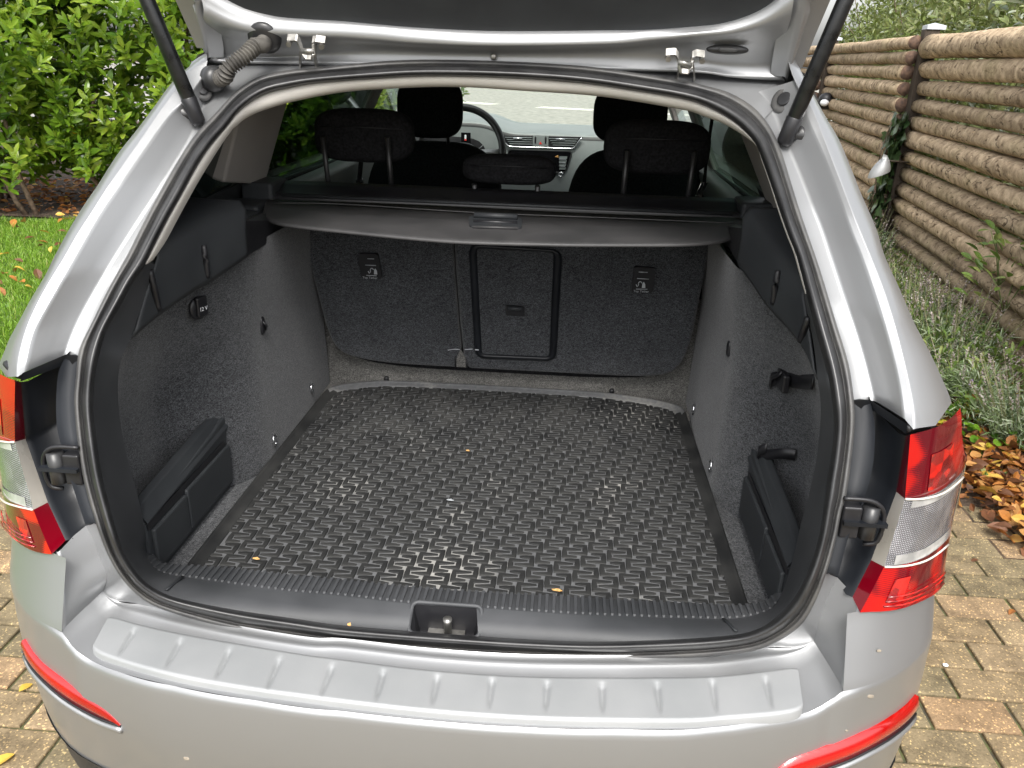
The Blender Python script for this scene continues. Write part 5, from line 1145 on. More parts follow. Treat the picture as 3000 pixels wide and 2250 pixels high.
# S tread
def strip(cp, ws, h):
    cp = np.array(cp); V = []; 
    for i in range(len(cp)):
        d = cp[min(i+1, len(cp)-1)]-cp[max(i-1, 0)]; d = d/np.linalg.norm(d); nrm = np.array([-d[1], d[0]])
        for sgn, hh, kk in ((-1, 0, 1.15), (-1, h, .82), (1, h, .82), (1, 0, 1.15)): p = cp[i]+nrm*ws[i]*sgn*kk; V.append((p[0], p[1], hh))
    F = []
    for i in range(len(cp)-1):
        for k in range(3): a = i*4+k; F.append((a+1, a, a+4, a+5))
    F += [(0, 1, 2, 3), tuple((len(cp)-1)*4+k for k in (3, 2, 1, 0))]
    return np.array(V), F
# each tread block is a pair of tapered hooks that lock into each other
h1 = strip([(-.004, .0168), (.0060, .0168), (.0192, .0172), (.0196, .0055), (.0192, -.0055), (.0040, -.0058), (-.0120, -.0062)], [.0016, .0036, .0062, .0046, .0062, .0036, .0014], .0024)
h2 = strip([(.0120, .0062), (-.0040, .0058), (-.0192, .0055), (-.0196, -.0055), (-.0192, -.0172), (-.0060, -.0168), (.004, -.0168)], [.0014, .0036, .0062, .0046, .0062, .0036, .0016], .0024)
SV, SF = join([h1, h2]); SV[:, 0] *= 1.0; SV[:, 1] *= 1.10
sme = mesh('tread_block', SV, SF, 'tread', False)
va, vb_ = np.array([.0350, -.0245]), np.array([-.0150, -.0490])
pos = []
def backlim(x): return np.interp(x, edge[1:-1, 0], edge[1:-1, 1])-.014
for i in range(-60, 60):
    for j in range(-60, 60):
        p = np.array([0, .75])+i*va+j*vb_
        if abs(p[0]) < .492 and .24 < p[1] < backlim(np.clip(p[0], -.47, .47))+.012: pos.append(p)
pos.sort(key=lambda p: np.hypot(p[0]-.1, p[1]+.9))
def clipped(p):
    v = SV+np.array([p[0], p[1], 0]); xm = .483; cut = (abs(v[:, 0]).max() > xm) or v[:, 1].min() < .258 or (v[:, 1]-backlim(v[:, 0])).max() > 0
    if not cut: return None
    v[:, 0] = np.clip(v[:, 0], -xm, xm); v[:, 1] = np.clip(v[:, 1], .258, backlim(v[:, 0])); return v-np.array([p[0], p[1], 0])
for p in pos[:298]:
    c = clipped(p); me = sme if c is None else mesh('tread_block', c, SF, 'tread', False)
    ob('tread_block', me, mat, loc=(p[0]-MO[0], p[1]-MO[1], .0052))
parts_ = []
for p in pos[298:]:
    c = clipped(p); parts_.append(((SV if c is None else c)+np.array([p[0]-MO[0], p[1]-MO[1], .0052]), SF))
v, f = join(parts_); ob('tread_field', mesh('tread_field', v, f, 'tread', False), mat, kind='stuff')
# crumbs and scraps lying on the mat
for (px_, zz, sz, mt_, lb) in (((1616, 1725), .588, .012, 'orange', 'yellow dried scrap in the mat groove at the front right'), ((740, 1633), .588, .009, 'orange', 'orange scrap near the left front corner of the mat'), ((1365, 1318), .588, .006, 'orange', 'small orange crumb in the middle of the mat'), ((1308, 1462), .588, .010, 'printgrey', 'pale dried smear left of the mat centre'),
                               ((1018, 1826), .640, .004, 'orange', 'tiny dry crumb on the sill left of the latch')):
    P = onz(px_, zz); pts = [(0, 0, 0), (sz, .002, .0004), (sz*1.6, -.003, 0), (sz*1.2, -.006, .001), (.2*sz, -.004, .0008)]
    me = mesh('crumb', *plate(np.array(pts), .0012, (0, 0, -1)), mt_, False)
    ob('crumb', me, None, lb, 'crumb', loc=tuple(P))
# ================================================================== GROUND
def sheet(name, x0, x1, y0, y1, z, mat, n=2, kind='structure', fn=None):
    xs = np.linspace(x0, x1, n); ys = np.linspace(y0, y1, n)
    V = [(x, y, z+(fn(x, y) if fn else 0)) for y in ys for x in xs]; F = [(i*n+j, i*n+j+1, (i+1)*n+j+1, (i+1)*n+j) for i in range(n-1) for j in range(n-1)]
    return ob(name, mesh(name, V, F, mat), kind=kind)
ground = sheet('ground', -90, 90, -60, 160, -.06, 'soil')
drive = sheet('driveway', -2.05, 2.1, -9, 9, -.009, 'joint')
def pav_mesh():
    w, d = .2035/2, .1045/2
    V = []
    for k, (s, z) in enumerate(((1, -.03), (1, -.004), (.985, -.0008), (.955, 0))):
        for x, y in ((-1, -1), (1, -1), (1, 1), (-1, 1)): V.append((x*(w-(1-s)*.1), y*(d-(1-s)*.1), z))
    F = [(k*4+j, k*4+(j+1) % 4, (k+1)*4+(j+1) % 4, (k+1)*4+j) for k in range(3) for j in range(4)]+[(12, 13, 14, 15)]
    return V, F
PV, PF = pav_mesh(); pme = mesh('paver', PV, PF, 'paver', False); far = []
PV = np.array(PV)
for r in range(-30, 72):
    y = .4475+.1115*r+.0557; off = (r % 2)*.1065+(-.0)
    for c in range(-10, 11):
        x = .985+.213*(c-5)+off; 
        if not (-2.05 < x < 2.08): continue
        if x > 1.55+.12*math.sin(y*2)+.25*max(0, y-1.3) and y > 1.75: continue
        dz = random.uniform(-.002, .002); rz = random.uniform(-.006, .006)
        near = (.93 < x < 1.95 and .1 < y < 1.9) or (-1.7 < x < -.78 and -.05 < y < 1.4)
        if near: ob('paver', pme, drive, loc=(x, y, dz), rot=(random.uniform(-.004, .004), random.uniform(-.004, .004), rz))
        else: far.append((PV+np.array([x, y, dz]), PF))
v, f = join(far); ob('paver_field', mesh('paver_field', v, f, 'paver', False), drive, kind='stuff')
hbed = sheet('hedge_bed', -14, -1.6, 6.1, 16.4, .004, 'soil', 30, fn=lambda x, y: .02*math.sin(x*5)*math.cos(y*6))
lawn = sheet('lawn', -14, -2.0, -4, 6.15, -.005, 'lawnbase', 40, fn=lambda x, y: .015*math.sin(x*3)*math.cos(y*2.3))
bed = sheet('flower_bed', 1.62, 9, -3, 22, -.004, 'soil', 50, fn=lambda x, y: .05*min(1, max(0, x-1.7))+.03*math.sin(x*9)*math.cos(y*8)*min(1, max(0, (x-1.65)*3)))
sheet('road', -80, 80, 19, 90, -.03, 'road')
pvm = sheet('pavement', -80, 80, 16.5, 18.85, .0, 'road')
for (xa, ya, xb, yb) in ((-6.3, 31.1, -2.7, 28.75), (-1.1, 28.0, .75, 27.35), (2.2, 26.8, 4.2, 26.1), (-12.4, 34.5, -9, 32.4)):
    d = np.array([xb-xa, yb-ya]); d /= np.linalg.norm(d); nrm = np.array([-d[1], d[0]])*.42
    V = [(xa-nrm[0], ya-nrm[1], -.024), (xb-nrm[0], yb-nrm[1], -.024), (xb+nrm[0], yb+nrm[1], -.024), (xa+nrm[0], ya+nrm[1], -.024)]
    ob('road_marking', mesh('road_marking', V, [(0, 1, 2, 3)], 'roadline'), kind='structure')
# ------------------------------------------------------------------ scattered-card helpers
def cards(P, D, N, L, Wd, prof, curl=.0, fold=.25):
    """leaves: base point P, direction D, normal N (n,3), length L, width W; prof = [(t, halfwidth)], returns V,F (quads)"""
    n = len(P); D = D/np.linalg.norm(D, axis=1)[:, None]; N = N-(N*D).sum(1)[:, None]*D; N /= np.linalg.norm(N, axis=1)[:, None]; Sd = np.cross(D, N)
    k = len(prof); V = np.zeros((n, k*3, 3)); 
    for i, (t, w) in enumerate(prof):
        c = P+D*(L*t)[:, None]-N*(curl*L*t*t)[:, None]
        V[:, i*3] = c-Sd*(Wd*w)[:, None]+N*(Wd*w*fold)[:, None]; V[:, i*3+1] = c; V[:, i*3+2] = c+Sd*(Wd*w)[:, None]+N*(Wd*w*fold)[:, None]
    f = []
    for i in range(k-1):
        for j in (0, 1): a = i*3+j; f.append((a, a+1, a+4, a+3))
    f = np.array(f); F = (f[None]+(np.arange(n)*k*3)[:, None, None]).reshape(-1, 4)
    return V.reshape(-1, 3), F, len(f)
def rdir(n): v = rng.normal(size=(n, 3)); return v/np.linalg.norm(v, axis=1)[:, None]
LP = [(0, .04), (.22, .36), (.5, .5), (.8, .36), (1, .02)]
def leafobj(name, P, D, N, L, Wd, mat, prof=LP, curl=.15, fold=.25, rnd=None, parent=None, kind=None, **k):
    V, F, m = cards(P, D, N, L, Wd, prof, curl, fold); r = rng.random(len(P)) if rnd is None else rnd
    return ob(name, fastmesh(name, V, F, mat, np.repeat(r, m)), parent, kind=kind, **k)
# ------------------------------------------------------------------ laurel hedge: separate bushes
bushes = [(-5.6, 6.9, 1.35, 3.2, 'broad laurel bush at the far left corner, its stems showing above the leaf litter'), (-4.15, 7.75, 1.35, 3.3, 'tall laurel bush in the middle of the hedge left of the car'),
          (-2.85, 8.5, 1.30, 3.3, 'laurel bush nearest the car roof, half hidden by the left gas strut'), (-7.4, 6.6, 1.3, 3.2, 'laurel bush beyond the left edge of the hedge'), (-2.85, 10.6, 1.1, 3.0, 'laurel bush seen through the driver side window')]
for bi, (bx, by, br, bh, lb) in enumerate(bushes):
    T = thing('laurel_bush', lb, 'bush', (bx, by, 0), 'laurel bushes of the hedge left of the car'); B0 = np.array([bx, by, 0])
    n_sh = 1500 if bi < 3 else 800
    # shoots: rosettes of leaves at the surface facing the camera side, sparser inside
    th = rng.uniform(0, 2*math.pi, n_sh*2); zz = .24+(bh-.24)*rng.random(n_sh*2)**.9
    rr_ = br*(.62+.42*np.sqrt(np.clip(1-((zz-bh*.48)/(bh*.62))**2, .05, 1)))*rng.uniform(.55, 1.08, n_sh*2)
    rr_ *= 1+.10*np.sin(th*5+zz*4+bi)+.07*np.sin(th*9-zz*7)
    C = np.stack([rr_*np.cos(th), rr_*np.sin(th), zz], 1)
    tocam = (CAM-B0); tocam[2] = 0; tocam /= np.linalg.norm(tocam); face = (C*tocam).sum(1); C = C[face > -.15*br][:n_sh]
    out = C.copy(); out[:, 2] = 0; out /= np.linalg.norm(out, axis=1)[:, None]
    axis = out*.75+np.array([0, 0, .75])+rdir(len(C))*.35; axis /= np.linalg.norm(axis, axis=1)[:, None]
    P_, D_, N_, L_, R_ = [], [], [], [], []
    for i in range(len(C)):
        m = rng.integers(8, 14); a = axis[i]; u, v = frame_of(a); sl_ = rng.uniform(.16, .30); base_r = np.clip(rng.normal(.5, .2), 0, 1)
        for k in range(m):
            ph = k*2.4+rng.uniform(-.3, .3); t = k/m; el = .35+.75*t; dr_ = (math.cos(ph)*u+math.sin(ph)*v)*math.cos(el)+a*math.sin(el)
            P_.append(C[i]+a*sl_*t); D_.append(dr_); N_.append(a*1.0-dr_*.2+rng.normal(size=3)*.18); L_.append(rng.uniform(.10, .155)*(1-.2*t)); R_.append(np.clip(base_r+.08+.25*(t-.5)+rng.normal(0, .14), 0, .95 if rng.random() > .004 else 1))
    P_, D_, N_, L_, R_ = map(np.array, (P_, D_, N_, L_, R_)); Wd = L_*rng.uniform(.34, .42, len(L_))
    # nearest leaves in the clear are parts of their own
    dist = np.linalg.norm(P_+B0-CAM, axis=1); o_ = np.argsort(dist)
    ncut = 290 if bi < 3 else 0; sel = o_[:ncut*3:3][:ncut]; rest = np.setdiff1d(np.arange(len(P_)), sel)
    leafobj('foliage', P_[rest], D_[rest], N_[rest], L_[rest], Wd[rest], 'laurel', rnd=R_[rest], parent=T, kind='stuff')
    if ncut:
        if bi == 0:
            lme = []
            for r_ in np.linspace(.1, .92, 8):
                V, F, m = cards(np.zeros((1, 3)), np.array([[0, 1., 0]]), np.array([[0, 0, 1.]]), np.array([1.]), np.array([.38]), LP, .15, .25)
                lme.append(fastmesh('leaf', V, F, 'laurel', np.full(m, r_)))
        for i in sel:
            d = Vector(D_[i]).normalized(); nn = Vector(N_[i]); nn = (nn-d*nn.dot(d)).normalized(); x = d.cross(nn); s_ = L_[i]
            o = ob('leaf', lme[int(R_[i]*7.9)], T); o.matrix_basis = Matrix(((x[0]*s_, d[0]*s_, nn[0]*s_, P_[i][0]), (x[1]*s_, d[1]*s_, nn[1]*s_, P_[i][1]), (x[2]*s_, d[2]*s_, nn[2]*s_, P_[i][2]), (0, 0, 0, 1)))
    # stems
    for k in range(9):
        a = rng.uniform(0, 2*math.pi); r0_ = rng.uniform(.05, .45); p0 = np.array([r0_*math.cos(a), r0_*math.sin(a), -.05]); p3 = np.array([br*.7*math.cos(a), br*.7*math.sin(a), bh*.75])
        if k < 5: p3 = p3*.5+tocam*br*.8+np.array([rng.uniform(-.5, .5), 0, .5]); p0 = tocam*br*rng.uniform(.45, .8)+np.array([rng.uniform(-.9, .9), 0, -.05]); p3[:2] = p0[:2]+rng.uniform(-.25, .25, 2); p3[2] = 1.3
        pm = (p0+p3)/2+rng.normal(size=3)*.08
        ob('stem', mesh('stem', *tube(resample([p0, pm, p3], 8), np.linspace(.026, .012, 8), 7), 'twig'), T)
# ------------------------------------------------------------------ grass, litter
n = 90000
X = rng.uniform(-5.6, -2.0, n); Y = rng.uniform(1.9, 6.6, n)
m_ = np.array([project((x, y, 0)) for x, y in zip(X[:1], Y[:1])])
# keep only what lies in view
PP = np.stack([X, Y, np.zeros(n)], 1)-CAM; vv = PP @ CM.T; uu = 1500+FPX*vv[:, 0]/vv[:, 2]; keep_ = (uu > -120) & (uu < 420) & (vv[:, 2] > 0) & (Y < 6.2+.3*np.sin(X*3))
X, Y = X[keep_], Y[keep_]; n = len(X)
P_ = np.stack([X, Y, np.full(n, -.01)], 1); D_ = np.stack([rng.normal(0, .45, n), rng.normal(0, .45, n), np.ones(n)], 1); N_ = rdir(n); N_[:, 2] *= .2
leafobj('grass', P_, D_, N_, rng.uniform(.03, .075, n), np.full(n, .005), 'grass', [(0, .5), (.6, .4), (1, .02)], .5, .1, kind='stuff')
FP = [(0, .05), (.2, .34), (.45, .5), (.7, .38), (.88, .18), (1, .02)]
def litter(name, n, xf, L0, L1, zf, kind='stuff', parent=None, tilt=.5, **k):
    XY = xf(n); n = len(XY); P_ = np.column_stack([XY, zf(XY)]); a = rng.uniform(0, 2*math.pi, n)
    D_ = np.stack([np.cos(a), np.sin(a), rng.normal(0, tilt*.5, n)], 1); N_ = np.stack([rng.normal(0, tilt, n), rng.normal(0, tilt, n), np.ones(n)], 1)
    L_ = rng.uniform(L0, L1, n); r = np.clip(rng.normal(.5, .26, n), 0, 1)
    return leafobj(name, P_, D_, N_, L_, L_*rng.uniform(.5, .75, n), 'fallen', FP, rng.uniform(-.3, .5), .35, rnd=r, kind=kind, parent=parent, **k)
def box_xy(x0, x1, y0, y1): return lambda n: np.stack([rng.uniform(x0, x1, n), rng.uniform(y0, y1, n)], 1)
litter('fallen_leaves', 2600, lambda n: (lambda a: a[(a[:, 1] > 6.0-.35*np.sin(a[:, 0]*3)+.3*(a[:, 0]+4.5)*0)])(box_xy(-7.5, -2.2, 5.7, 8.2)(n)), .05, .09, lambda a: .01+.04*rng.random(len(a)), label='brown leaf litter on the soil under the laurel hedge')
# single leaves lying on the lawn
lawn_leaf_me = []
for r_ in (.15, .45, .62, .8, .95, .99):
    V, F, m = cards(np.zeros((1, 3)), np.array([[0, 1., 0]]), np.array([[0, 0, 1.]]), np.array([1.]), np.array([.6]), FP, .3, .35); lawn_leaf_me.append(fastmesh('fallen_leaf', V-np.array([0, .5, 0]), F, 'fallen', np.full(m, r_)))
k = 0
while k < 46:
    x, y = rng.uniform(-5.3, -2.1), rng.uniform(2.2, 6.2); u_ = project((x, y, 0))
    if not (-20 < u_[0] < 330 and 560 < u_[1] < 1080): continue
    s_ = rng.uniform(.05, .095); o = ob('fallen_leaf', lawn_leaf_me[rng.integers(0, 6)], None, 'dry autumn leaf lying on the lawn left of the car', 'leaf', 'autumn leaves scattered on the lawn', loc=(x, y, .045), rot=(rng.normal(0, .35), rng.normal(0, .35), rng.uniform(0, 6.3))); o.scale = (s_, s_, s_); k += 1
for (px_, s_, m_, lb) in (((75, 2010), .035, 5, 'small yellow leaf on the pavers left of the bumper'), ((5, 2225), .05, 5, 'pale leaf on the pavers at the bottom left corner'), ((180, 2070), .02, 4, 'tiny pale leaf beside the left reflector'),
                          ((2965, 1790), .03, 1, 'small red-brown leaf on a reddish paver at the right'), ((2856, 1640), .03, 0, 'dark curled leaf stalk near the leaf pile')):
    P = onz(px_, .006); o = ob('fallen_leaf', lawn_leaf_me[m_], None, lb, 'leaf', loc=tuple(P), rot=(.15, .1, rng.uniform(0, 6))); o.scale = (s_, s_, s_)
P = onz((2770, 1948), .004); ob('pebble', mesh('pebble', *superell((0, 0, 0), (.014, .010, .006)), 'whiteprint'), None, 'white pebble on the pavers at the right', 'pebble', loc=tuple(P))
# leaf pile at the right edge of the paving
def pile(n):
    a = box_xy(1.52, 3.4, 1.2, 3.1)(n*2); lim = 1.64+.10*np.sin(a[:, 1]*5)+.22*np.clip(a[:, 1]-1.6, 0, 9)+np.clip(1.55-a[:, 1], 0, 1)*.5; return a[a[:, 0] > lim+rng.normal(0, .05, len(a))]
litter('leaf_pile', 7500, pile, .028, .065, lambda a: .01+.075*rng.random(len(a))*np.clip((a[:, 0]-1.6)*3, .1, 1), tilt=.75, label='heap of orange and brown autumn leaves along the edge of the paving')
# nearest leaves of the heap one by one
k = 0
while k < 90:
    x, y = rng.uniform(1.6, 2.15), rng.uniform(1.35, 2.3); u_ = project((x, y, .03))
    if not (2810 < u_[0] < 3030 and 1230 < u_[1] < 1620) or x < 1.64+.22*max(y-1.6, 0)+max(0, 1.5-y)*.5: continue
    s_ = rng.uniform(.035, .07); o = ob('fallen_leaf', lawn_leaf_me[rng.integers(0, 5)], None, 'curled autumn leaf on the edge of the leaf heap at the right', 'leaf', 'leaves on top of the heap beside the paving', loc=(x, y, .07), rot=(rng.normal(0, .5), rng.normal(0, .5), rng.uniform(0, 6.3))); o.scale = (s_, s_, s_); k += 1
# ------------------------------------------------------------------ lavender
def lavender(n_st, h, rad):
    a = rng.uniform(0, 2*math.pi, n_st); r_ = rad*np.sqrt(rng.random(n_st)); P_ = np.stack([r_*.35*np.cos(a), r_*.35*np.sin(a), np.zeros(n_st)], 1)
    tip = np.stack([r_*np.cos(a)*1.1, r_*np.sin(a)*1.1, h*rng.uniform(.55, 1.0, n_st)], 1); D_ = tip-P_; L_ = np.linalg.norm(D_, axis=1)
    V, F, m = cards(P_, D_, rdir(n_st), L_, np.full(n_st, .0035), [(0, .5), (.5, .5), (1, .4)], .03, .1); stems = fastmesh('stems', V, F, 'lavstem', np.repeat(rng.random(n_st), m))
    Dn = D_/L_[:, None]
    hp_, hd_, hn_, hr_ = [], [], [], []
    for i in range(n_st):
        for k in range(9):
            t = 1-.012*k/L_[i]*1.0; hp_.append(P_[i]+D_[i]*1.0-Dn[i]*.007*k); q_ = rng.normal(size=3); q_ -= Dn[i]*q_.dot(Dn[i]); hd_.append(q_/np.linalg.norm(q_)+Dn[i]*.8); hn_.append(Dn[i]); hr_.append(.5*rng.random()+(.5 if rng.random() > .5 else .0)*rng.random())
    V, F, m = cards(np.array(hp_), np.array(hd_), np.array(hn_), np.full(len(hp_), .010), np.full(len(hp_), .007), [(0, .3), (.5, .5), (1, .2)], .1, .2); heads = fastmesh('flower_heads', V, F, 'lavhead', np.repeat(np.array(hr_), m))
    nl = n_st*42; i = rng.integers(0, n_st, nl); t = rng.uniform(.05, .62, nl); LPp = P_[i]+D_[i]*t[:, None]+rng.normal(0, .02, (nl, 3)); LD = Dn[i]*.7+rdir(nl)*.9
    V, F, m = cards(LPp, LD, rdir(nl), rng.uniform(.025, .05, nl), np.full(nl, .0055), [(0, .4), (.5, .5), (1, .1)], .2, .2); leaves = fastmesh('leaves', V, F, 'lav', np.repeat(rng.random(nl), m))
    return stems, heads, leaves
LV = [lavender(95, .40, .30), lavender(75, .34, .26), lavender(65, .46, .28)]
def fencex(y): return 2.68+.0787*(y-5.59)
k = 0; lavs = []
for y in np.arange(2.35, 6.6, .38):
    for c in range(3):
        x = fencex(y)-.28-c*.36+rng.normal(0, .05)-.05
        if x < 1.75+.10*(y-2.4): continue
        if y < 2.9 and c == 2: continue
        lavs.append((x, y+rng.normal(0, .06), c))
names = ['against the foot of the log fence', 'in the middle of the flower bed', 'at the front edge of the flower bed']
cnt = {}; ordn = 'first second third fourth fifth sixth seventh eighth ninth tenth eleventh twelfth thirteenth fourteenth'.split()
for k, (x, y, c) in enumerate(lavs):
    cnt[c] = cnt.get(c, 0)+1; T = thing('lavender', '%s lavender plant from the camera %s' % (ordn[cnt[c]-1], names[c]), 'plant', (x, y, .02), 'lavender plants %s' % names[c])
    s_ = rng.uniform(.8, 1.15); v_ = LV[k % 3]; a = rng.uniform(0, 6.3)
    for nm, me in zip(('stems', 'flower_heads', 'leaves'), v_): o = ob(nm, me, T, kind='stuff', rot=(0, 0, a)); o.scale = (s_, s_, s_*rng.uniform(.85, 1.05))
# low ground cover
n = 42000; X = rng.uniform(1.7, 4.2, n); Y = rng.uniform(1.9, 7.5, n); m_ = (X > 1.78+.12*(Y-2.0)) & (X < fencex(Y)+.1); X, Y = X[m_], Y[m_]; n = len(X)
P_ = np.stack([X, Y, rng.uniform(.02, .26, n)*np.clip((Y-2.2)*2, .1, 1)], 1); leafobj('ground_cover', P_, rdir(n)*.8+np.array([0, 0, .6]), rdir(n)*.6+np.array([0, 0, 1]), rng.uniform(.02, .06, n), rng.uniform(.008, .024, n), 'weed', kind='stuff')
# silvery leaved plant and clover-like plant near the tail light
def clump(name, x, y, n, h, r_, mat, L0, L1, wf, lb, grp=None, prof=LP, cat='plant', z0=.02):
    T = thing(name, lb, cat, (x, y, z0), grp); a = rng.uniform(0, 2*math.pi, n); rr_ = r_*np.sqrt(rng.random(n)); z = h*(1-(rr_/r_)**2*.6)*rng.uniform(.4, 1, n)
    P_ = np.stack([rr_*np.cos(a), rr_*np.sin(a), z], 1); D_ = np.stack([np.cos(a), np.sin(a), rng.uniform(.1, 1, n)], 1)+rdir(n)*.5; L_ = rng.uniform(L0, L1, n)
    leafobj('leaves', P_, D_, rdir(n)*.5+np.array([0, 0, 1]), L_, L_*wf, mat, prof, parent=T)
    for k in range(7):
        j = rng.integers(0, n); ob('stem', mesh('stem', *tube([(0, 0, -.02), P_[j]*np.array([.5, .5, .6]), P_[j]], [.004, .003, .002], 5), 'lavstem'), T)
    return T
P = onz((2860, 1160), .15); clump('silver_plant', P[0], P[1], 900, .26, .22, 'lav', .03, .06, .10, 'silvery feathery plant just right of the right tail light')
P = onz((2830, 950), .2); clump('silver_plant', P[0], P[1], 700, .26, .22, 'lav', .03, .06, .10, 'silvery feathery plant in the bed behind the other one')
P = onz((2930, 1270), .05); clump('clover_plant', P[0], P[1], 110, .14, .22, 'clover', .035, .05, .85, 'bright green round-leaved plant at the edge of the leaf heap', prof=[(0, .1), (.3, .42), (.6, .5), (.9, .35), (1, .1)])
P = onz((2880, 1210), .05); clump('clover_plant', P[0], P[1], 60, .12, .15, 'clover', .03, .045, .85, 'small bright green plant nearest the tail light', prof=[(0, .1), (.3, .42), (.6, .5), (.9, .35), (1, .1)])
for (px_, zf, lb) in (((2950, 740), .45, 'pale climbing plant in front of the fence near the right edge'), ((2965, 820), .32, 'lower sprig of green leaves against the bottom logs')):
    d = ray(px_); t = None
    Q = hit(px_, lambda P: P[0]-(fencex(P[1])-.14), .5, 12); clump('climbing_plant', Q[0], Q[1], 40, .30, .20, 'weed', .05, .08, .5, lb, z0=Q[2]-.15)
# ------------------------------------------------------------------ LOG FENCE
F0_ = np.array([2.60, 5.59]); fd = np.array([math.sin(R(4.5)), math.cos(R(4.5))]); fn_ = np.array([-fd[1], fd[0]])
fence = thing('log_fence', 'fence of stacked horizontal logs between dark posts on the right', 'fence', (F0_[0], F0_[1], 0))
def fpt(s, off, z): p = fd*s+fn_*off; return np.array([p[0], p[1], z])
def log(s0, s1, r_, z, off, bend, off2=None):
    off2 = off if off2 is None else off2
    n = 26; nr_ = 18; V = []; F = []
    for i in range(n):
        t = i/(n-1); s_ = s0+(s1-s0)*t; c = fpt(s_, off+(off2-off)*t+bend*math.sin(t*3.1), z+.5*bend*math.sin(t*2.3+1)); rr = r_*(1+(.14*t if z*100 % 2 > 1 else .14*(1-t))-.04+.05*math.sin(t*17+z*9))
        for k in range(nr_):
            a = 2*math.pi*k/nr_; w = rr*(1+.05*math.sin(3*a+t*9+z*20)+.03*math.sin(5*a-t*23+z*7)); V.append(c+np.array([fn_[0]*math.cos(a)*w, fn_[1]*math.cos(a)*w, math.sin(a)*w]))
    for i in range(n-1):
        for k in range(nr_): a = i*nr_+k; b = i*nr_+(k+1) % nr_; F.append((a, b, b+nr_, a+nr_))
    mi = [0]*len(F); F.append(tuple(range(nr_))[::-1]); F.append(tuple((n-1)*nr_+k for k in range(nr_))); mi += [1, 1]
    return mesh('log', V, F, mats=['bark', 'endgrain'], mi=mi)
bay = 3.32
# measured heights of the logs at the near post, top to bottom (bay to the right of the post / bay beyond it)
for b, (s0, s1, zs_) in enumerate(((-5.6, .0, None), (.0, bay, None), (bay, 2*bay, None), (2*bay, 3*bay, None))):
    z = 1.69 if b == 0 else 1.70; i = 0
    while z > .04:
        r_ = (.072 if (i == 0 and b == 0) else rng.uniform(.047, .058)); z -= r_
        off = .045+rng.uniform(-.008, .012)
        sA = s0+.055-rng.uniform(0, .05)*(b > 0); sB = s1-.055
        o = ob('log', log(sA, sB, r_, z, off, rng.uniform(-.010, .010), -.045+rng.uniform(-.008, .008)), fence); z -= r_+rng.uniform(.006, .022); i += 1
for s_, tz_ in ((0, 1.735), (bay, 1.745), (2*bay, 1.75), (-5.7, 1.73)):
    lean = -.0; v, f = box((0, 0, 0), (.10, .10, 1.0)); v[:, 2] = (v[:, 2]+.5)*(tz_+.1)-.1
    c = fpt(s_, -.02, 0); po = bevel(ob('post', mesh('post', v, f, 'post', False), fence, loc=tuple(c), rot=(0, R(0.6), -R(4.5))), .006, 2)
    cv = [(-.062, -.062, 0), (.062, -.062, 0), (.062, .062, 0), (-.062, .062, 0), (-.062, -.062, .026), (.062, -.062, .026), (.062, .062, .026), (-.062, .062, .026), (0, 0, .045)]
    ob('post_cap', mesh('post_cap', [(a+.018, b_, c_+tz_) for a, b_, c_ in cv], [(0, 1, 5, 4), (1, 2, 6, 5), (2, 3, 7, 6), (3, 0, 4, 7), (4, 5, 8), (5, 6, 8), (6, 7, 8), (7, 4, 8), (3, 2, 1, 0)], 'cap', False), po)
# dome lamps hanging on the fence
Q = hit((2579, 490), lambda P: P[0]-(fencex(P[1])-.30), .5, 12)
dv_ = []
for i in range(10):
    t = i/9; r_ = .076*math.sin(math.pi*min(1, .12+.88*t)/2)**.75*(1 if i else .2); dv_.append([Q+np.array([r_*math.cos(a)*.95, r_*math.sin(a)*.8, .065-.115*t+ .03*math.cos(a)]) for a in np.linspace(0, 2*math.pi, 25)[:-1]])
v, f = loft([np.array(x) for x in dv_], True); f.append(tuple(range(24))); T = thing('dome_lamp', 'silvery dome lamp shade hanging in front of the fence left of the ivy post', 'lamp', tuple(Q)); ob('shade', mesh('shade', v-Q, f, 'pad'), T)
ob('bracket', mesh('bracket', *tube([(0, 0, .05), (.26, .10, .03)], .006, 8), 'post'), T)
Q = hit((2420, 305), lambda P: P[0]-(fencex(P[1])-.12), .5, 14); T = thing('round_lamp', 'small black round lamp with a white globe at the foot of the far post', 'lamp', tuple(Q))
ob('housing', mesh('housing', *superell((0, 0, .03), (.17, .15, .17), 2.2), 'black'), T); ob('globe', mesh('globe', *superell((-.035, -.06, .015), (.09, .08, .07), 2), 'whiteprint'), T)
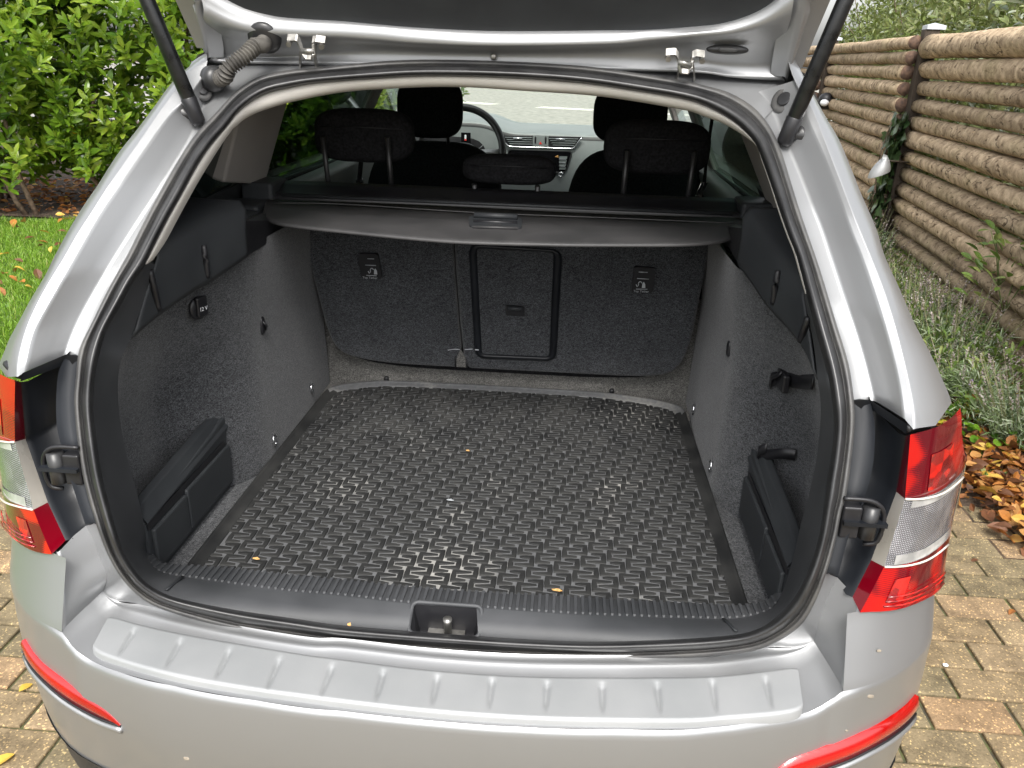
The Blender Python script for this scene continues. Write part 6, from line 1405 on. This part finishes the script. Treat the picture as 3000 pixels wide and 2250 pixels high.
# ivy on the near post
T = thing('ivy', 'ivy climbing the near fence post from the ground to half height', 'plant', (F0_[0], F0_[1], 0)); n = 300
zz = rng.random(n)**1.1*1.12+.02; P_ = np.array([fpt(rng.normal(-.02, .085-.03*(z/1.1)), .055+.05*(1.1-z)+rng.uniform(-.03, .06), z) for z in zz])
a = rng.uniform(0, 2*math.pi, n); side_ = np.stack([np.cos(a)*fd[0], np.cos(a)*fd[1], np.sin(a)-.35], 1); nrm_ = np.tile(np.array([fn_[0], fn_[1], .35]), (n, 1))+rdir(n)*.35
L_ = rng.uniform(.065, .115, n); leafobj('leaves', P_, side_, nrm_, L_, L_*.95, 'ivy', [(0, .15), (.18, .5), (.34, .30), (.5, .42), (.66, .22), (1, .02)], .1, .15, rnd=np.clip(rng.normal(.4, .25, n), 0, 1), parent=T)
for k in range(4):
    pth = [fpt(rng.normal(0, .05), .12+.01*k, z) for z in np.linspace(0, 1.1-.15*k, 7)]; ob('vine', mesh('vine', *tube(resample(pth, 20), .004, 6), 'twig'), T)
# ------------------------------------------------------------------ shrubs above and behind the fence, backdrop greenery
sh = [(3.6, 3.8, 'shrub with narrow silvery leaves above the fence at the right edge', .85, 1.9), (4.3, 6.3, 'shrub with mixed olive leaves above the near fence post', .8, 1.95), (4.5, 8.6, 'olive green shrub above the second fence bay', .7, 2.0), (4.9, 11.2, 'yellow-green shrub behind the far end of the fence', .6, 2.1), (5.4, 14.2, 'distant light green shrub behind the fence end', .5, 2.2)]
for bi, (x, y, lb, rb__, h) in enumerate(sh):
    T = thing('shrub', lb, 'bush', (x, y, 0), 'shrubs standing behind the log fence'); n = 15000
    c = rng.normal(size=(n, 3)); c /= np.linalg.norm(c, axis=1)[:, None]; rr_ = rng.random(n)**.33
    P_ = np.stack([c[:, 0]*rr_*1.05, c[:, 1]*rr_*1.7, 1.3+c[:, 2]*rr_*1.5+.12*np.sin(c[:, 0]*9+c[:, 1]*7)], 1); P_[:, 2] = np.clip(P_[:, 2], .1, 9)
    L_ = rng.uniform(.05, .12, n); leafobj('foliage', P_, rdir(n)+np.array([0, 0, .4]), rdir(n)*.7+np.array([0, 0, .8]), L_, L_*(.22 if bi == 0 else .34), 'shrub', rnd=np.clip(rng.normal(rb__, .25, n)*.8, 0, 1), parent=T, kind='stuff')
    for k in range(10):
        p1 = np.array([rng.uniform(-.9, .9), rng.uniform(-1.5, 1.5), rng.uniform(1.9, 2.9)]); ob('stem', mesh('stem', *tube(resample([(p1[0]*.3, p1[1]*.5, 0), p1*.6+np.array([0, 0, .1]), p1], 8), np.linspace(.014, .004, 8), 6), 'twig'), T)
print('objects', len(bpy.data.objects))
